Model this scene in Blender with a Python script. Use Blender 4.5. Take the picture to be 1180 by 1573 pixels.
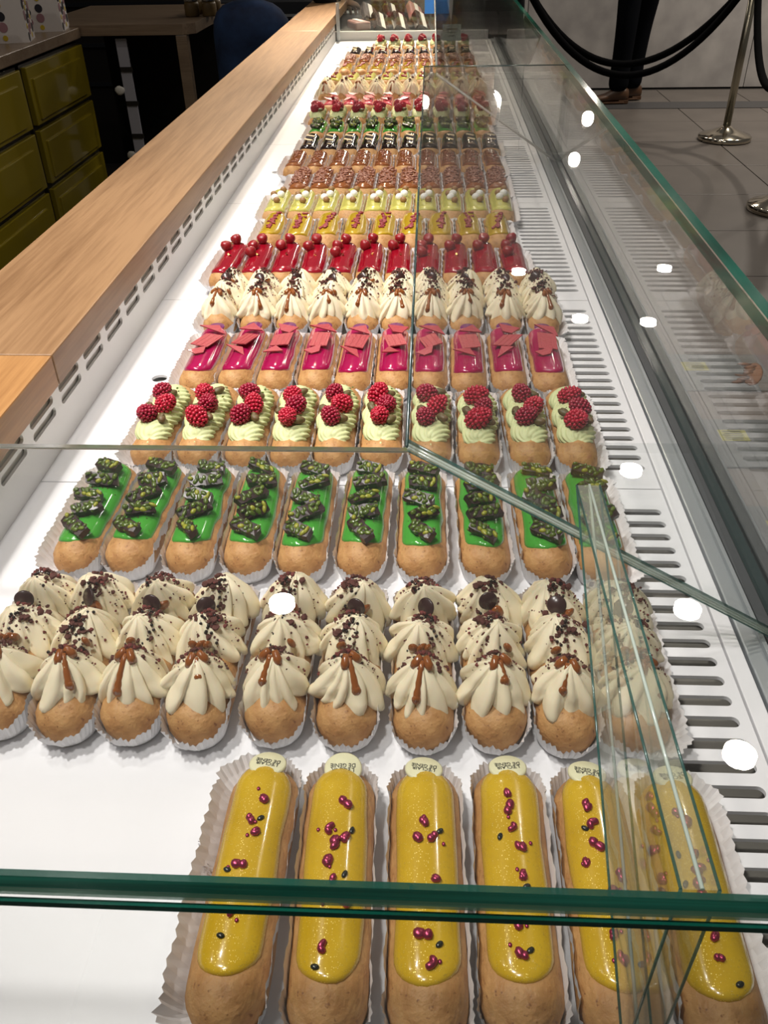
import bpy, bmesh, math, random
from mathutils import Vector, Matrix, noise
from math import pi, sin, cos, sqrt, radians as R
S = bpy.context.scene
COL = S.collection
for o in list(bpy.data.objects): bpy.data.objects.remove(o)
rnd = random.Random(7)
ZD = 0.88            # height of the display deck above the floor

# ------------------------------------------------------------------ camera
F = 1300.0
Yc = Vector((74, 943.5, -F)).normalized()          # case direction seen in camera axes
Zc = Vector((1, .02, 0)).cross(Yc).normalized()
Xc = Yc.cross(Zc)
M3 = Matrix((Xc, Yc, Zc))                          # world <- camera
cam = bpy.data.cameras.new('camera'); co = bpy.data.objects.new('camera', cam); COL.objects.link(co)
co.matrix_world = Matrix.Translation((0, 0, ZD+.42)) @ M3.to_4x4()
cam.sensor_width = 36; cam.lens = F/1573*36; cam.clip_start = .01; cam.clip_end = 60
S.camera = co
S.view_settings.view_transform = 'Standard'; S.view_settings.look = 'None'
S.view_settings.gamma = 1; S.view_settings.use_curve_mapping = False
S.view_settings.exposure = -0.1
try: S.cycles.transparent_max_bounces = 24; S.cycles.max_bounces = 10
except Exception: pass

# ------------------------------------------------------------------ world and lamps
w = bpy.data.worlds.new('shop_ambient'); S.world = w; w.use_nodes = True
w.node_tree.nodes['Background'].inputs[0].default_value = (1.0, .93, .86, 1)
w.node_tree.nodes['Background'].inputs[1].default_value = .075

def lamp(x, y, power, size=.10, z=2.10, col=(1, .90, .78), spread=180, aim=None):
    l = bpy.data.lights.new('ceiling_or_added_spot', 'AREA'); l.shape = 'DISK'; l.size = size
    l.energy = power; l.color = col; l.spread = R(spread)
    o = bpy.data.objects.new('ceiling_or_added_spot', l); COL.objects.link(o); o.location = (x, y, ZD+z)
    if aim:
        d = Vector(aim)-o.location; o.rotation_euler = d.to_track_quat('-Z', 'Y').to_euler()
    return o
# downlights over the aisle, the ones whose mirror images show in the glass
for x, y, p in ((-.54, 2.41, 5), (.97, 3.38, 6), (1.0, 2.42, 3), (1.0, 1.75, 7), (1.71, 6.06, 5),
                (.98, 5.15, 4), (.66, 5.99, 4), (1.4, 5.1, 3)):
    lamp(x, y, p)
# stand-ins for farther downlights, moved before the wall so their glints stay visible
for x, z, p, d in ((.495, 1.235, 6, .15), (.422, 1.403, 2.5, .09), (1.197, 1.672, 2.5, .09), (1.269, 1.361, 2.5, .09), (-.042, 1.23, 2.0, .08)):
    lamp(x, 7.4, p, d, z, aim=(0, 0, ZD+.3))
# unseen spots aimed at the display; first three added to brighten the near deck
WH = (1, .945, .89); WM = (1, .84, .64)
lamp(-.75, .35, 8.5, .14, col=WH, spread=80, aim=(-.25, .45, ZD))
lamp(-.35, -.25, 5.6, .14, col=WH, spread=80, aim=(-.05, .6, ZD))
lamp(-.9, 1.1, 4.5, .12, col=WH, spread=60, aim=(-.2, 1.2, ZD))
lamp(-.55, 3.9, 6.5, .10, col=WM, spread=45, aim=(-.12, 2.3, ZD))
lamp(-.35, 4.6, 9, .10, col=WM, spread=35, aim=(-.2, 3.2, ZD))
# added unseen lamps, two to brighten the marble and one the staff side
lamp(2.7, 6.6, 44, .12, spread=150); lamp(3.6, 6.3, 35, .12, spread=150); lamp(-2.0, 1.1, 6, .12)

# ------------------------------------------------------------------ materials
MAT = {}
def mat(name, col=(.8,.8,.8), rough=.5, metal=0, bump=0, bscale=200, var=0, vscale=60, col2=None, **kw):
    if name in MAT: return MAT[name]
    m = bpy.data.materials.new(name); m.use_nodes = True; nt = m.node_tree; N = nt.nodes; L = nt.links
    b = N['Principled BSDF']
    b.inputs['Base Color'].default_value = (*col, 1); b.inputs['Roughness'].default_value = rough
    b.inputs['Metallic'].default_value = metal
    for k, v in kw.items():
        k = k.replace('_', ' ')
        if k in b.inputs: b.inputs[k].default_value = v
    if bump or var or col2:
        tc = N.new('ShaderNodeTexCoord')
    if var or col2:
        n = N.new('ShaderNodeTexNoise'); n.inputs['Scale'].default_value = vscale; n.inputs['Detail'].default_value = 4
        L.new(tc.outputs['Object'], n.inputs['Vector'])
        r = N.new('ShaderNodeValToRGB'); L.new(n.outputs['Fac'], r.inputs['Fac'])
        c2 = col2 or tuple(max(0, c*(1-var)) for c in col); c1 = col if col2 else tuple(min(1, c*(1+var*.6)) for c in col)
        r.color_ramp.elements[0].position = .32; r.color_ramp.elements[1].position = .68
        r.color_ramp.elements[0].color = (*c2, 1); r.color_ramp.elements[1].color = (*c1, 1)
        L.new(r.outputs['Color'], b.inputs['Base Color'])
    if bump:
        n2 = N.new('ShaderNodeTexNoise'); n2.inputs['Scale'].default_value = bscale; n2.inputs['Detail'].default_value = 3
        L.new(tc.outputs['Object'], n2.inputs['Vector'])
        bp = N.new('ShaderNodeBump'); bp.inputs['Strength'].default_value = bump; bp.inputs['Distance'].default_value = .001
        L.new(n2.outputs['Fac'], bp.inputs['Height']); L.new(bp.outputs['Normal'], b.inputs['Normal'])
    MAT[name] = m; return m

def glass_mat(name, tint=(.93, .965, .95), haze=0.0):
    m = bpy.data.materials.new(name); m.use_nodes = True; nt = m.node_tree; N = nt.nodes; L = nt.links
    N.clear(); out = N.new('ShaderNodeOutputMaterial')
    t = N.new('ShaderNodeBsdfTransparent'); t.inputs[0].default_value = (*tint, 1)
    g = N.new('ShaderNodeBsdfGlossy'); g.inputs['Roughness'].default_value = 0.0
    g.inputs['Color'].default_value = (1, 1, 1, 1)
    fr = N.new('ShaderNodeFresnel'); geo = N.new('ShaderNodeNewGeometry')
    mr = N.new('ShaderNodeMapRange'); mr.inputs['To Min'].default_value = 1.5; mr.inputs['To Max'].default_value = 1/1.5
    L.new(geo.outputs['Backfacing'], mr.inputs['Value']); L.new(mr.outputs['Result'], fr.inputs['IOR'])
    mx = N.new('ShaderNodeMixShader'); L.new(fr.outputs[0], mx.inputs[0]); L.new(t.outputs[0], mx.inputs[1]); L.new(g.outputs[0], mx.inputs[2])
    last = mx
    if haze:
        d = N.new('ShaderNodeBsdfDiffuse'); d.inputs[0].default_value = (.8, .8, .78, 1)
        m2 = N.new('ShaderNodeMixShader'); m2.inputs[0].default_value = haze
        L.new(mx.outputs[0], m2.inputs[1]); L.new(d.outputs[0], m2.inputs[2]); last = m2
    L.new(last.outputs[0], out.inputs[0]); MAT[name] = m; return m
def edge_mat(name, col, clear=.3, rough=.12, streak=0.0, tint=(.78, .93, .87)):
    """cut edge of a pane: coloured body, part see-through, glossy skin, with long streaks"""
    m = bpy.data.materials.new(name); m.use_nodes = True; nt = m.node_tree; N = nt.nodes; L = nt.links
    b = N['Principled BSDF']; out = [n for n in N if n.type == 'OUTPUT_MATERIAL'][0]
    b.inputs['Base Color'].default_value = (*col, 1); b.inputs['Roughness'].default_value = rough
    b.inputs['Specular IOR Level'].default_value = .8
    if streak:
        tc = N.new('ShaderNodeTexCoord'); mp = N.new('ShaderNodeMapping'); mp.inputs['Scale'].default_value = (6, 6, 260)
        n = N.new('ShaderNodeTexNoise'); n.inputs['Scale'].default_value = 1.0; n.inputs['Detail'].default_value = 2
        r = N.new('ShaderNodeValToRGB'); L.new(tc.outputs['Object'], mp.inputs[0]); L.new(mp.outputs[0], n.inputs['Vector']); L.new(n.outputs['Fac'], r.inputs['Fac'])
        r.color_ramp.elements[0].position = .35; r.color_ramp.elements[1].position = .7
        r.color_ramp.elements[0].color = (*[c*(1-streak) for c in col], 1); r.color_ramp.elements[1].color = (*[min(1, c*(1+streak)) for c in col], 1)
        L.new(r.outputs[0], b.inputs['Base Color'])
    t = N.new('ShaderNodeBsdfTransparent'); t.inputs[0].default_value = (*tint, 1)
    mx = N.new('ShaderNodeMixShader'); mx.inputs[0].default_value = clear
    L.new(b.outputs[0], mx.inputs[1]); L.new(t.outputs[0], mx.inputs[2]); L.new(mx.outputs[0], out.inputs[0])
    MAT[name] = m; return m
glass_mat('clear_glass'); glass_mat('display_glass', (.925, .93, .93), .0025); glass_mat('gusset_glass', (.96, .97, .968), .003)
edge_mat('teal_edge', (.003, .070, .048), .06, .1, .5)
edge_mat('teal_near_lit', (.022, .26, .18), .06, .1, .45)  # brighter teal stands in for light gathered inside the near edge
edge_mat('pale_edge', (.36, .37, .33), .04, .2)
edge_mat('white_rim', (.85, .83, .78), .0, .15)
edge_mat('dark_edge', (.03, .06, .06), .15, .15)
edge_mat('gusset_edge', (.55, .56, .48), .78, .06, 0, (.96, .97, .92))
edge_mat('teal_light', (.12, .26, .17), .2, .12, .4)
edge_mat('gusset_glint', (.62, .70, .64), .25, .08)
edge_mat('gusset_rim', (.03, .13, .12), .35, .1)

def wood_mat(name, c1, c2, axis='Y', rough=.42):
    m = bpy.data.materials.new(name); m.use_nodes = True; nt = m.node_tree; N = nt.nodes; L = nt.links; b = N['Principled BSDF']
    tc = N.new('ShaderNodeTexCoord'); mp = N.new('ShaderNodeMapping')
    mp.inputs['Scale'].default_value = (170, 7, 170) if axis == 'Y' else (7, 170, 170)
    L.new(tc.outputs['Object'], mp.inputs[0])
    n = N.new('ShaderNodeTexNoise'); n.inputs['Scale'].default_value = 1; n.inputs['Detail'].default_value = 6; n.inputs['Roughness'].default_value = .65
    L.new(mp.outputs[0], n.inputs['Vector'])
    mp2 = N.new('ShaderNodeMapping'); mp2.inputs['Scale'].default_value = (22, 1.6, 22) if axis == 'Y' else (1.6, 22, 22)
    L.new(tc.outputs['Object'], mp2.inputs[0])
    n2 = N.new('ShaderNodeTexNoise'); n2.inputs['Scale'].default_value = 1; n2.inputs['Detail'].default_value = 4; n2.inputs['Distortion'].default_value = .8
    L.new(mp2.outputs[0], n2.inputs['Vector'])
    ad = N.new('ShaderNodeMath'); ad.operation = 'MULTIPLY_ADD'; ad.inputs[1].default_value = .55; L.new(n.outputs['Fac'], ad.inputs[0])
    ml = N.new('ShaderNodeMath'); ml.operation = 'MULTIPLY'; ml.inputs[1].default_value = .45; L.new(n2.outputs['Fac'], ml.inputs[0]); L.new(ml.outputs[0], ad.inputs[2])
    r = N.new('ShaderNodeValToRGB'); L.new(ad.outputs[0], r.inputs[0])
    r.color_ramp.elements[0].position = .36; r.color_ramp.elements[1].position = .58
    r.color_ramp.elements[0].color = (*c2, 1); r.color_ramp.elements[1].color = (*c1, 1)
    L.new(r.outputs[0], b.inputs['Base Color']); b.inputs['Roughness'].default_value = rough
    bp = N.new('ShaderNodeBump'); bp.inputs['Strength'].default_value = .25; bp.inputs['Distance'].default_value = .0006
    L.new(ad.outputs[0], bp.inputs['Height']); L.new(bp.outputs[0], b.inputs['Normal'])
    MAT[name] = m; return m
wood_mat('oak', (.33, .19, .092), (.20, .105, .045)); wood_mat('oak_orange', (.44, .225, .08), (.30, .14, .045))
wood_mat('desk_oak', (.26, .19, .13), (.17, .115, .075), 'X', .3)

mat('deck_white', (.80, .80, .82), .32, bump=.03, bscale=30)
mat('riser_white', (.72, .71, .69), .4)
mat('slot_dark', (.20, .19, .165), .5, bump=.3, bscale=300)
mat('vent_grey', (.60, .60, .58), .6)
mat('rail_metal', (.42, .45, .47), .32, .6); mat('rail_dark', (.05, .055, .06), .4)
mat('ledge_beige', (.22, .18, .152), .5)
mat('paper', (.80, .79, .80), .75, bump=.1, bscale=150)
mat('choux', (.54, .305, .115), .6, bump=.9, bscale=300, col2=(.37, .175, .055), vscale=75, Subsurface_Weight=.05)
mat('choux_pale', (.58, .35, .15), .6, bump=.8, bscale=420, col2=(.46, .24, .09), vscale=55)
def glitter(name, col, col2):
    m = mat(name, col, .13, col2=col2, vscale=35, Coat_Weight=.6, Coat_Roughness=.06)
    nt = m.node_tree; N = nt.nodes; L = nt.links; b = N['Principled BSDF']
    tc = N.new('ShaderNodeTexCoord'); v = N.new('ShaderNodeTexVoronoi'); v.inputs['Scale'].default_value = 1100
    L.new(tc.outputs['Object'], v.inputs['Vector'])
    lt = N.new('ShaderNodeMath'); lt.operation = 'LESS_THAN'; lt.inputs[1].default_value = .24
    L.new(v.outputs['Distance'], lt.inputs[0])
    sp = N.new('ShaderNodeSeparateColor'); L.new(v.outputs['Color'], sp.inputs[0])
    gt = N.new('ShaderNodeMath'); gt.operation = 'GREATER_THAN'; gt.inputs[1].default_value = .55; L.new(sp.outputs[0], gt.inputs[0])
    mu = N.new('ShaderNodeMath'); mu.operation = 'MULTIPLY'; L.new(lt.outputs[0], mu.inputs[0]); L.new(gt.outputs[0], mu.inputs[1])
    mx = N.new('ShaderNodeMix'); mx.data_type = 'RGBA'; L.new(mu.outputs[0], mx.inputs[0])
    L.new(b.inputs['Base Color'].links[0].from_socket, mx.inputs[6]); mx.inputs[7].default_value = (.95, .78, .25, 1)
    L.new(mx.outputs[2], b.inputs['Base Color'])
    ro = N.new('ShaderNodeMath'); ro.operation = 'MULTIPLY_ADD'; ro.inputs[1].default_value = .25; ro.inputs[2].default_value = .2
    L.new(mu.outputs[0], ro.inputs[0]); L.new(ro.outputs[0], b.inputs['Roughness']); L.new(mu.outputs[0], b.inputs['Metallic'])
    return m
glitter('glaze_gold', (.60, .39, .018), (.50, .31, .012))
mat('glaze_green', (.058, .30, .036), .12, Coat_Weight=.3, Coat_Roughness=.05)
mat('glaze_magenta', (.40, .008, .085), .1, Coat_Weight=.8, Coat_Roughness=.04, col2=(.30, .004, .055), vscale=40)
mat('glaze_red', (.29, .004, .016), .1, Coat_Weight=.8, Coat_Roughness=.04)
mat('glaze_olive', (.46, .30, .015), .15, Coat_Weight=.5, bump=.25, bscale=120)
mat('glaze_lime', (.58, .55, .13), .15, Coat_Weight=.5)
mat('glaze_caramel', (.26, .085, .025), .1, Coat_Weight=.8, bump=.2, bscale=150)
mat('glaze_black', (.018, .009, .008), .08, Coat_Weight=1.0)
mat('glaze_pink', (.65, .09, .12), .12, Coat_Weight=.5)
mat('cream', (.82, .735, .53), .55, bump=.12, bscale=240, Subsurface_Weight=.15, Subsurface_Scale=.004)
mat('pistachio_cream', (.58, .62, .32), .55, bump=.15, bscale=260, Subsurface_Weight=.1, Subsurface_Scale=.003)
mat('crumb', (.085, .022, .014), .8, bump=.4, bscale=900); mat('crumb_red', (.16, .03, .025), .8)
mat('pearl', (.022, .013, .010), .18, .3); mat('caramel', (.25, .075, .014), .12, Coat_Weight=.8)
mat('dark_chocolate', (.022, .009, .008), .32); mat('disc_chocolate', (.045, .022, .02), .25)
mat('nut_green', (.11, .17, .012), .28, bump=.4, bscale=500, col2=(.035, .06, .005), vscale=160, Coat_Weight=.5)
mat('nut_yellow', (.26, .27, .02), .4, bump=.3, bscale=500)
mat('nut_brown', (.16, .085, .04), .5, bump=.4, bscale=500, col2=(.08, .075, .02), vscale=120)
mat('raspberry', (.30, .006, .030), .34, Coat_Weight=.3, Subsurface_Weight=.1, Subsurface_Scale=.002)
mat('raspberry_bright', (.46, .010, .036), .34, Coat_Weight=.3)
mat('berry_red', (.27, .008, .014), .3, bump=.5, bscale=700, Coat_Weight=.4)
mat('gold_leaf', (.85, .60, .2), .25, 1)
mat('pink_foil', (.36, .045, .10), .3, .75); mat('seed_black', (.012, .016, .012), .25)
mat('red_crumb', (.27, .03, .04), .5)
mat('pink_shard', (.40, .050, .062), .42, bump=.7, bscale=350, Coat_Weight=.2); mat('purple_disc', (.16, .01, .12), .3)
mat('white_chocolate', (.72, .70, .46), .3); mat('print_black', (.02, .02, .02), .6); mat('print_grey', (.30, .27, .27), .7)
mat('nut_chop', (.38, .17, .11), .5, bump=.5, bscale=500, col2=(.20, .075, .045), vscale=200)
mat('ball_white', (.85, .85, .80), .5); mat('ball_brown', (.30, .16, .06), .5)
mat('streak_gold', (.85, .68, .42), .3, .4)
mat('yellow_lacquer', (.28, .215, .014), .13, bump=.12, bscale=9, Coat_Weight=.5); mat('cabinet_black', (.012, .010, .009), .5)
mat('box_white', (.72, .68, .66), .5); mat('dot_black', (.02, .02, .03), .5); mat('dot_mustard', (.62, .45, .03), .5); mat('dot_mauve', (.36, .19, .22), .5)
mat('steel', (.60, .55, .45), .12, 1.0); mat('steel_dull', (.45, .42, .33), .28, 1.0); mat('velvet', (.003, .003, .0035), 1.0, Specular_IOR_Level=.05)
mat('jeans', (.022, .06, .17), .85, bump=.4, bscale=300, col2=(.008, .018, .055), vscale=9); mat('navy_top', (.006, .007, .013), .9)
mat('trousers', (.003, .0035, .005), 1.0, bump=.3, bscale=60, Specular_IOR_Level=.05); mat('coat', (.008, .009, .010), 1.0, bump=.4, bscale=120, Specular_IOR_Level=.1)
mat('boot', (.07, .032, .014), .4); mat('skin', (.55, .33, .23), .55); mat('hair', (.03, .018, .01), .6)
mat('marble', (.42, .40, .385), .35, col2=(.29, .275, .27), vscale=4.5, bump=.05, bscale=6)
mat('floor_tile', (.125, .110, .098), .38, col2=(.098, .086, .077), vscale=3, bump=.08, bscale=30)
mat('grout', (.04, .036, .032), .8); mat('strip', (.05, .05, .052), .4)
mat('blue_card', (.05, .30, .95), .4); mat('pale_card', (.62, .74, .68), .5); mat('packet_brown', (.055, .035, .028), .25, Coat_Weight=.6)
mat('packet_pink', (.42, .22, .20), .3, Coat_Weight=.5); mat('label_white', (.70, .68, .64), .5); mat('cookie', (.38, .19, .08), .6, bump=.5, bscale=200)
mat('dark_wall', (.035, .028, .024), .7); mat('appliance', (.02, .023, .03), .25); mat('drawer_wood', (.15, .095, .055), .5)
mat('jar_lid', (.40, .40, .38), .25, .8); mat('jar_fill', (.20, .13, .05), .4); mat('yellow_print', (.45, .42, .03), .5); mat('card_grey', (.13, .14, .135), .3)
mat('card_pink', (.38, .10, .17), .5); mat('card_orange', (.26, .11, .05), .5); mat('card_green', (.22, .40, .15), .5)
mat('white_strip', (.38, .38, .44), .5)

# ------------------------------------------------------------------ mesh builder
class MB:
    def __init__(s, *mats): s.bm = bmesh.new(); s.mats = list(mats)
    def _mi(s, geom, mi, smooth):
        for f in geom: f.material_index = mi; f.smooth = smooth
    def box(s, c, d, rot=None, mi=0, bev=0):
        r = bmesh.ops.create_cube(s.bm, size=1)
        M = Matrix.Translation(c) @ (rot.to_4x4() if rot is not None else Matrix()) @ Matrix.Diagonal((*d, 1))
        bmesh.ops.transform(s.bm, matrix=M, verts=r['verts'])
        fs = list({f for v in r['verts'] for f in v.link_faces})
        if bev:
            es = list({e for v in r['verts'] for e in v.link_edges})
            q = bmesh.ops.bevel(s.bm, geom=es, offset=bev, segments=2, affect='EDGES', profile=.5); fs = [f for f in s.bm.faces if f in set(fs) or f in set(q['faces'])]
            fs = [f for f in fs if f.is_valid]
        s._mi(fs, mi, False); return s
    def ico(s, c, r, sub=2, mi=0, rot=None, jit=0, smooth=True):
        g = bmesh.ops.create_icosphere(s.bm, subdivisions=sub, radius=1)
        rr = r if hasattr(r, '__len__') else (r, r, r)
        if jit:
            for v in g['verts']: v.co *= 1+rnd.uniform(-jit, jit)
        M = Matrix.Translation(c) @ (rot.to_4x4() if rot is not None else Matrix()) @ Matrix.Diagonal((*rr, 1))
        bmesh.ops.transform(s.bm, matrix=M, verts=g['verts'])
        s._mi({f for v in g['verts'] for f in v.link_faces}, mi, smooth); return s
    def cyl(s, c, r, h, n=24, mi=0, rot=None, r2=None, smooth=True):
        g = bmesh.ops.create_cone(s.bm, cap_ends=True, segments=n, radius1=r, radius2=r if r2 is None else r2, depth=h)
        M = Matrix.Translation(c) @ (rot.to_4x4() if rot is not None else Matrix())
        bmesh.ops.transform(s.bm, matrix=M, verts=g['verts'])
        for f in {f for v in g['verts'] for f in v.link_faces}: f.material_index = mi; f.smooth = smooth and len(f.verts) == 4
        return s
    def rings(s, rs, mi=0, cap0=False, cap1=False, smooth=True, closed=True):
        prev = None; first = None
        for pts in rs:
            cur = [s.bm.verts.new(p) for p in pts]
            if prev:
                n = len(cur)
                for i in range(n if closed else n-1):
                    f = s.bm.faces.new((prev[i], prev[(i+1) % n], cur[(i+1) % n], cur[i])); f.material_index = mi; f.smooth = smooth
            else: first = cur
            prev = cur
        if cap0: f = s.bm.faces.new(first[::-1]); f.material_index = mi
        if cap1: f = s.bm.faces.new(prev); f.material_index = mi
        return s
    def tube(s, pts, r, n=10, mi=0, caps=True):
        pts = [Vector(p) for p in pts]; rs = []
        for i, p in enumerate(pts):
            d = (pts[min(i+1, len(pts)-1)]-pts[max(i-1, 0)]).normalized()
            a = d.cross(Vector((0, 0, 1))) if abs(d.z) < .95 else d.cross(Vector((1, 0, 0)))
            a.normalize(); b = d.cross(a); rr = r[i] if hasattr(r, '__len__') else r
            rs.append([p+rr*(cos(t)*a+sin(t)*b) for t in [2*pi*k/n for k in range(n)]])
        return s.rings(rs, mi, caps, caps)
    def lathe(s, prof, c=(0,0,0), n=28, mi=0):
        return s.rings([[(c[0]+r*cos(2*pi*k/n), c[1]+r*sin(2*pi*k/n), c[2]+z) for k in range(n)] for r, z in prof], mi, True, True)
    def prism(s, poly, z0, z1, mi=0, edge=None):
        """poly in xy; edge(i) gives the material of side i"""
        a = [s.bm.verts.new((x, y, z0)) for x, y in poly]; b = [s.bm.verts.new((x, y, z1)) for x, y in poly]
        s.bm.faces.new(a[::-1]).material_index = mi; s.bm.faces.new(b).material_index = mi
        for i in range(len(poly)):
            j = (i+1) % len(poly); s.bm.faces.new((a[i], a[j], b[j], b[i])).material_index = edge(i) if edge else mi
        return s
    def mesh(s, name):
        me = bpy.data.meshes.new(name); bmesh.ops.remove_doubles(s.bm, verts=s.bm.verts, dist=1e-7)
        bmesh.ops.recalc_face_normals(s.bm, faces=s.bm.faces) if s.bm.faces else None
        s.bm.to_mesh(me); s.bm.free()
        for m in s.mats: me.materials.append(MAT[m])
        return me
def link(name, me, parent=None, M=None, label=None, kind=None):
    o = bpy.data.objects.new(name, me); COL.objects.link(o)
    if parent: o.parent = parent
    if M is not None: o.matrix_local = M if isinstance(M, Matrix) else Matrix.Translation(M)
    if label: o['label'] = label
    if kind: o['kind'] = kind
    return o
def tag(o, label, cat, group=None):
    o['label'] = label; o['category'] = cat
    if group: o['group'] = group
    return o
def thing(name, label, cat, loc=(0,0,0), rz=0, group=None):
    o = bpy.data.objects.new(name, None); COL.objects.link(o); o.empty_display_size = .02
    o.location = loc; o.rotation_euler = (0, 0, rz); return tag(o, label, cat, group)
def struct(name, me, loc=None):
    o = link(name, me, None, loc); o['kind'] = 'structure'; return o
def Rz(a): return Matrix.Rotation(a, 3, 'Z')
def E3(a, b, c): return Matrix.Rotation(c, 3, 'Z') @ Matrix.Rotation(b, 3, 'Y') @ Matrix.Rotation(a, 3, 'X')
def text_mesh(body, size, m, name='lettering', spacing=.8):
    cu = bpy.data.curves.new(name, 'FONT'); cu.body = body; cu.size = size; cu.align_x = 'CENTER'; cu.align_y = 'CENTER'
    cu.space_line = spacing; cu.extrude = size*.01; cu.resolution_u = 2; cu.offset = size*.012
    o = bpy.data.objects.new(name, cu); COL.objects.link(o)
    bpy.context.view_layer.update()
    me = bpy.data.meshes.new_from_object(o.evaluated_get(bpy.context.evaluated_depsgraph_get()))
    bpy.data.objects.remove(o); bpy.data.curves.remove(cu)
    me.materials.clear(); me.materials.append(MAT[m]); me.name = name; return me

# ------------------------------------------------------------------ setting: floor, walls
fl = struct('floor', MB('grout').box((1.5, 4, -.03), (9, 12, .04)).mesh('floor'))
tm = MB('floor_tile').box((0, 0, 0), (.594, .594, .010), bev=.0015).mesh('floor_tile')
for i in range(0, 7):
    for j in range(0, 10):
        x = .35+.6*i; y = 2.0+.6*j
        if x > 2.6 and y < 4: continue
        link('floor_tile', tm, fl, (x, y, -.004+rnd.uniform(-.0004, .0004)))
link('metal_strip', MB('strip').box((2.2, 7.07, .0015), (4.4, .24, .006)).mesh('metal_strip'), fl, label='dark strip set across the floor')
wl = struct('wall_marble', MB('grout').box((2.5, 7.85, 1.3), (5.2, .06, 2.6)).mesh('wall'))
for i in range(6):
    link('marble_panel', MB('marble').box((0, 0, 0), (.895, .03, 2.59), bev=.002).mesh('marble_panel'), wl, (.32+.9*i, 7.81, 1.298))
wb = struct('wall_staff', MB('dark_wall').box((-2.2, 7.6, 1.3), (4.0, .06, 2.6)).mesh('wall'))
ws = struct('wall_left', MB('dark_wall').box((-2.62, 3.6, 1.3), (.06, 8, 2.6)).mesh('wall'))
struct('floor_staff', MB('dark_wall').box((-1.5, 3.6, .0), (2.0, 8, .012)).mesh('floor'))

# ------------------------------------------------------------------ display case
def slot_pts(cx, cy, hx, hy, n=6):
    """rounded slot, long in x if hx>hy; 4n points counterclockwise"""
    r = min(hx, hy); p = []
    for q, (sx, sy) in enumerate(((1, 1), (-1, 1), (-1, -1), (1, -1))):
        for k in range(n):
            a = q*pi/2+pi/2*k/(n-1)
            p.append((cx+sx*(hx-r)+r*cos(a), cy+sy*(hy-r)+r*sin(a)))
    return p
def slot_cell(mb, x0, x1, y0, y1, pts, put, depth, mi=0, mi2=0):
    """quad with a real hole; put(u,v,w) maps plane coords to 3D"""
    n = len(pts)//4; outer = []
    cs = [(x1, y1), (x0, y1), (x0, y0), (x1, y0)]
    for q in range(4): outer += [cs[q]]*n
    bm = mb.bm
    cv = [bm.verts.new(put(*c, 0)) for c in cs]; iv = [bm.verts.new(put(*p, 0)) for p in pts]; dv = [bm.verts.new(put(*p, -depth)) for p in pts]
    N = len(pts)
    for q in range(4):
        for k in range(n-1): bm.faces.new((cv[q], iv[q*n+k+1], iv[q*n+k])).material_index = mi
        a = q*n+n-1; b = (a+1) % N; bm.faces.new((cv[q], cv[(q+1) % 4], iv[b], iv[a])).material_index = mi
    for k in range(N):
        f = bm.faces.new((iv[k], iv[(k+1) % N], dv[(k+1) % N], dv[k])); f.material_index = mi2
case = thing('display_case', 'long white chilled pastry display case with slotted white deck between oak ledge and front glass', 'display case', (0, 1.8, 0))
CO = Vector((0, -1.8, 0))
def cpart(name, mb, **k): return link(name, mb.mesh(name), case, CO, **k)
XL, XR = -.345, .206
seams = [-.245, .1545, .618, 1.045, 1.475, 1.905, 2.335, 2.765, 3.195, 3.52]
for i in range(1, len(seams)-1):
    y0, y1 = seams[i]+.0007, seams[i+1]-.0007
    mb = MB('deck_white', 'deck_white'); put = lambda u, v, w_: (u, v, ZD+w_)
    def quad(x0, x1, a, b): mb.bm.faces.new([mb.bm.verts.new((p, q, ZD)) for p, q in ((x0, a), (x1, a), (x1, b), (x0, b))])
    hx, hy = -.29, (y0+y1)/2+(-.01)
    xa, xb = hx-.02, hx+.02
    quad(XL, xa, y0, y1); quad(xb, .135, y0, y1)
    quad(xa, xb, y0, hy-.02); quad(xa, xb, hy+.02, y1)
    slot_cell(mb, xa, xb, hy-.02, hy+.02, slot_pts(hx, hy, .0085, .0085, 7), put, .003)
    m = .025 if y1-y0 > .4 else .02; n = int((y1-y0-2*m)/.0166); p = (y1-y0-2*m)/n
    quad(.135, XR, y0, y0+m); quad(.135, XR, y1-m, y1)
    for k in range(n):
        c = y0+m+(k+.5)*p
        slot_cell(mb, .135, XR, c-p/2, c+p/2, slot_pts(.170, c, .029, .0042), put, .003)
    # tray rim
    for q in ((XL, y0, XR, y0), (XL, y1, XR, y1), (XR, y0, XR, y1)):
        a = [mb.bm.verts.new((q[0], q[1], ZD)), mb.bm.verts.new((q[2], q[3], ZD)), mb.bm.verts.new((q[2], q[3], ZD-.004)), mb.bm.verts.new((q[0], q[1], ZD-.004))]
        mb.bm.faces.new(a)
    cpart('deck_tray', mb)
cpart('vent_floor', MB('slot_dark').box((.165, 1.8375, ZD-.024), (.10, 3.365, .004)), label='dark grey air channel under the slots')
cpart('tray_support', MB('vent_grey').box((-.11, 1.8375, ZD-.012), (.44, 3.365, .008)).box((.212, 1.8375, ZD-.006), (.02, 3.365, .001)))
cpart('front_lip', MB('deck_white').box((.213, 1.8375, ZD-.003), (.011, 3.365, .008), bev=.0008))
cpart('glass_channel', MB('rail_metal', 'rail_dark').box((.2265, 1.8375, ZD-.002), (.013, 3.365, .010), bev=.001).box((.2395, 1.8375, ZD+.0), (.008, 3.365, .012), mi=1).box((.2325, 1.8375, ZD+.0048), (.003, 3.365, .004)))
cpart('outer_rail', MB('rail_dark', 'rail_metal').box((.2605, 1.8375, ZD+.001), (.008, 3.365, .014)).box((.2655, 1.8375, ZD+.001), (.002, 3.365, .016), mi=1))
cpart('body', MB('ledge_beige').box((-.04, 1.8375, .42), (.60, 3.365, .84)))
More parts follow.
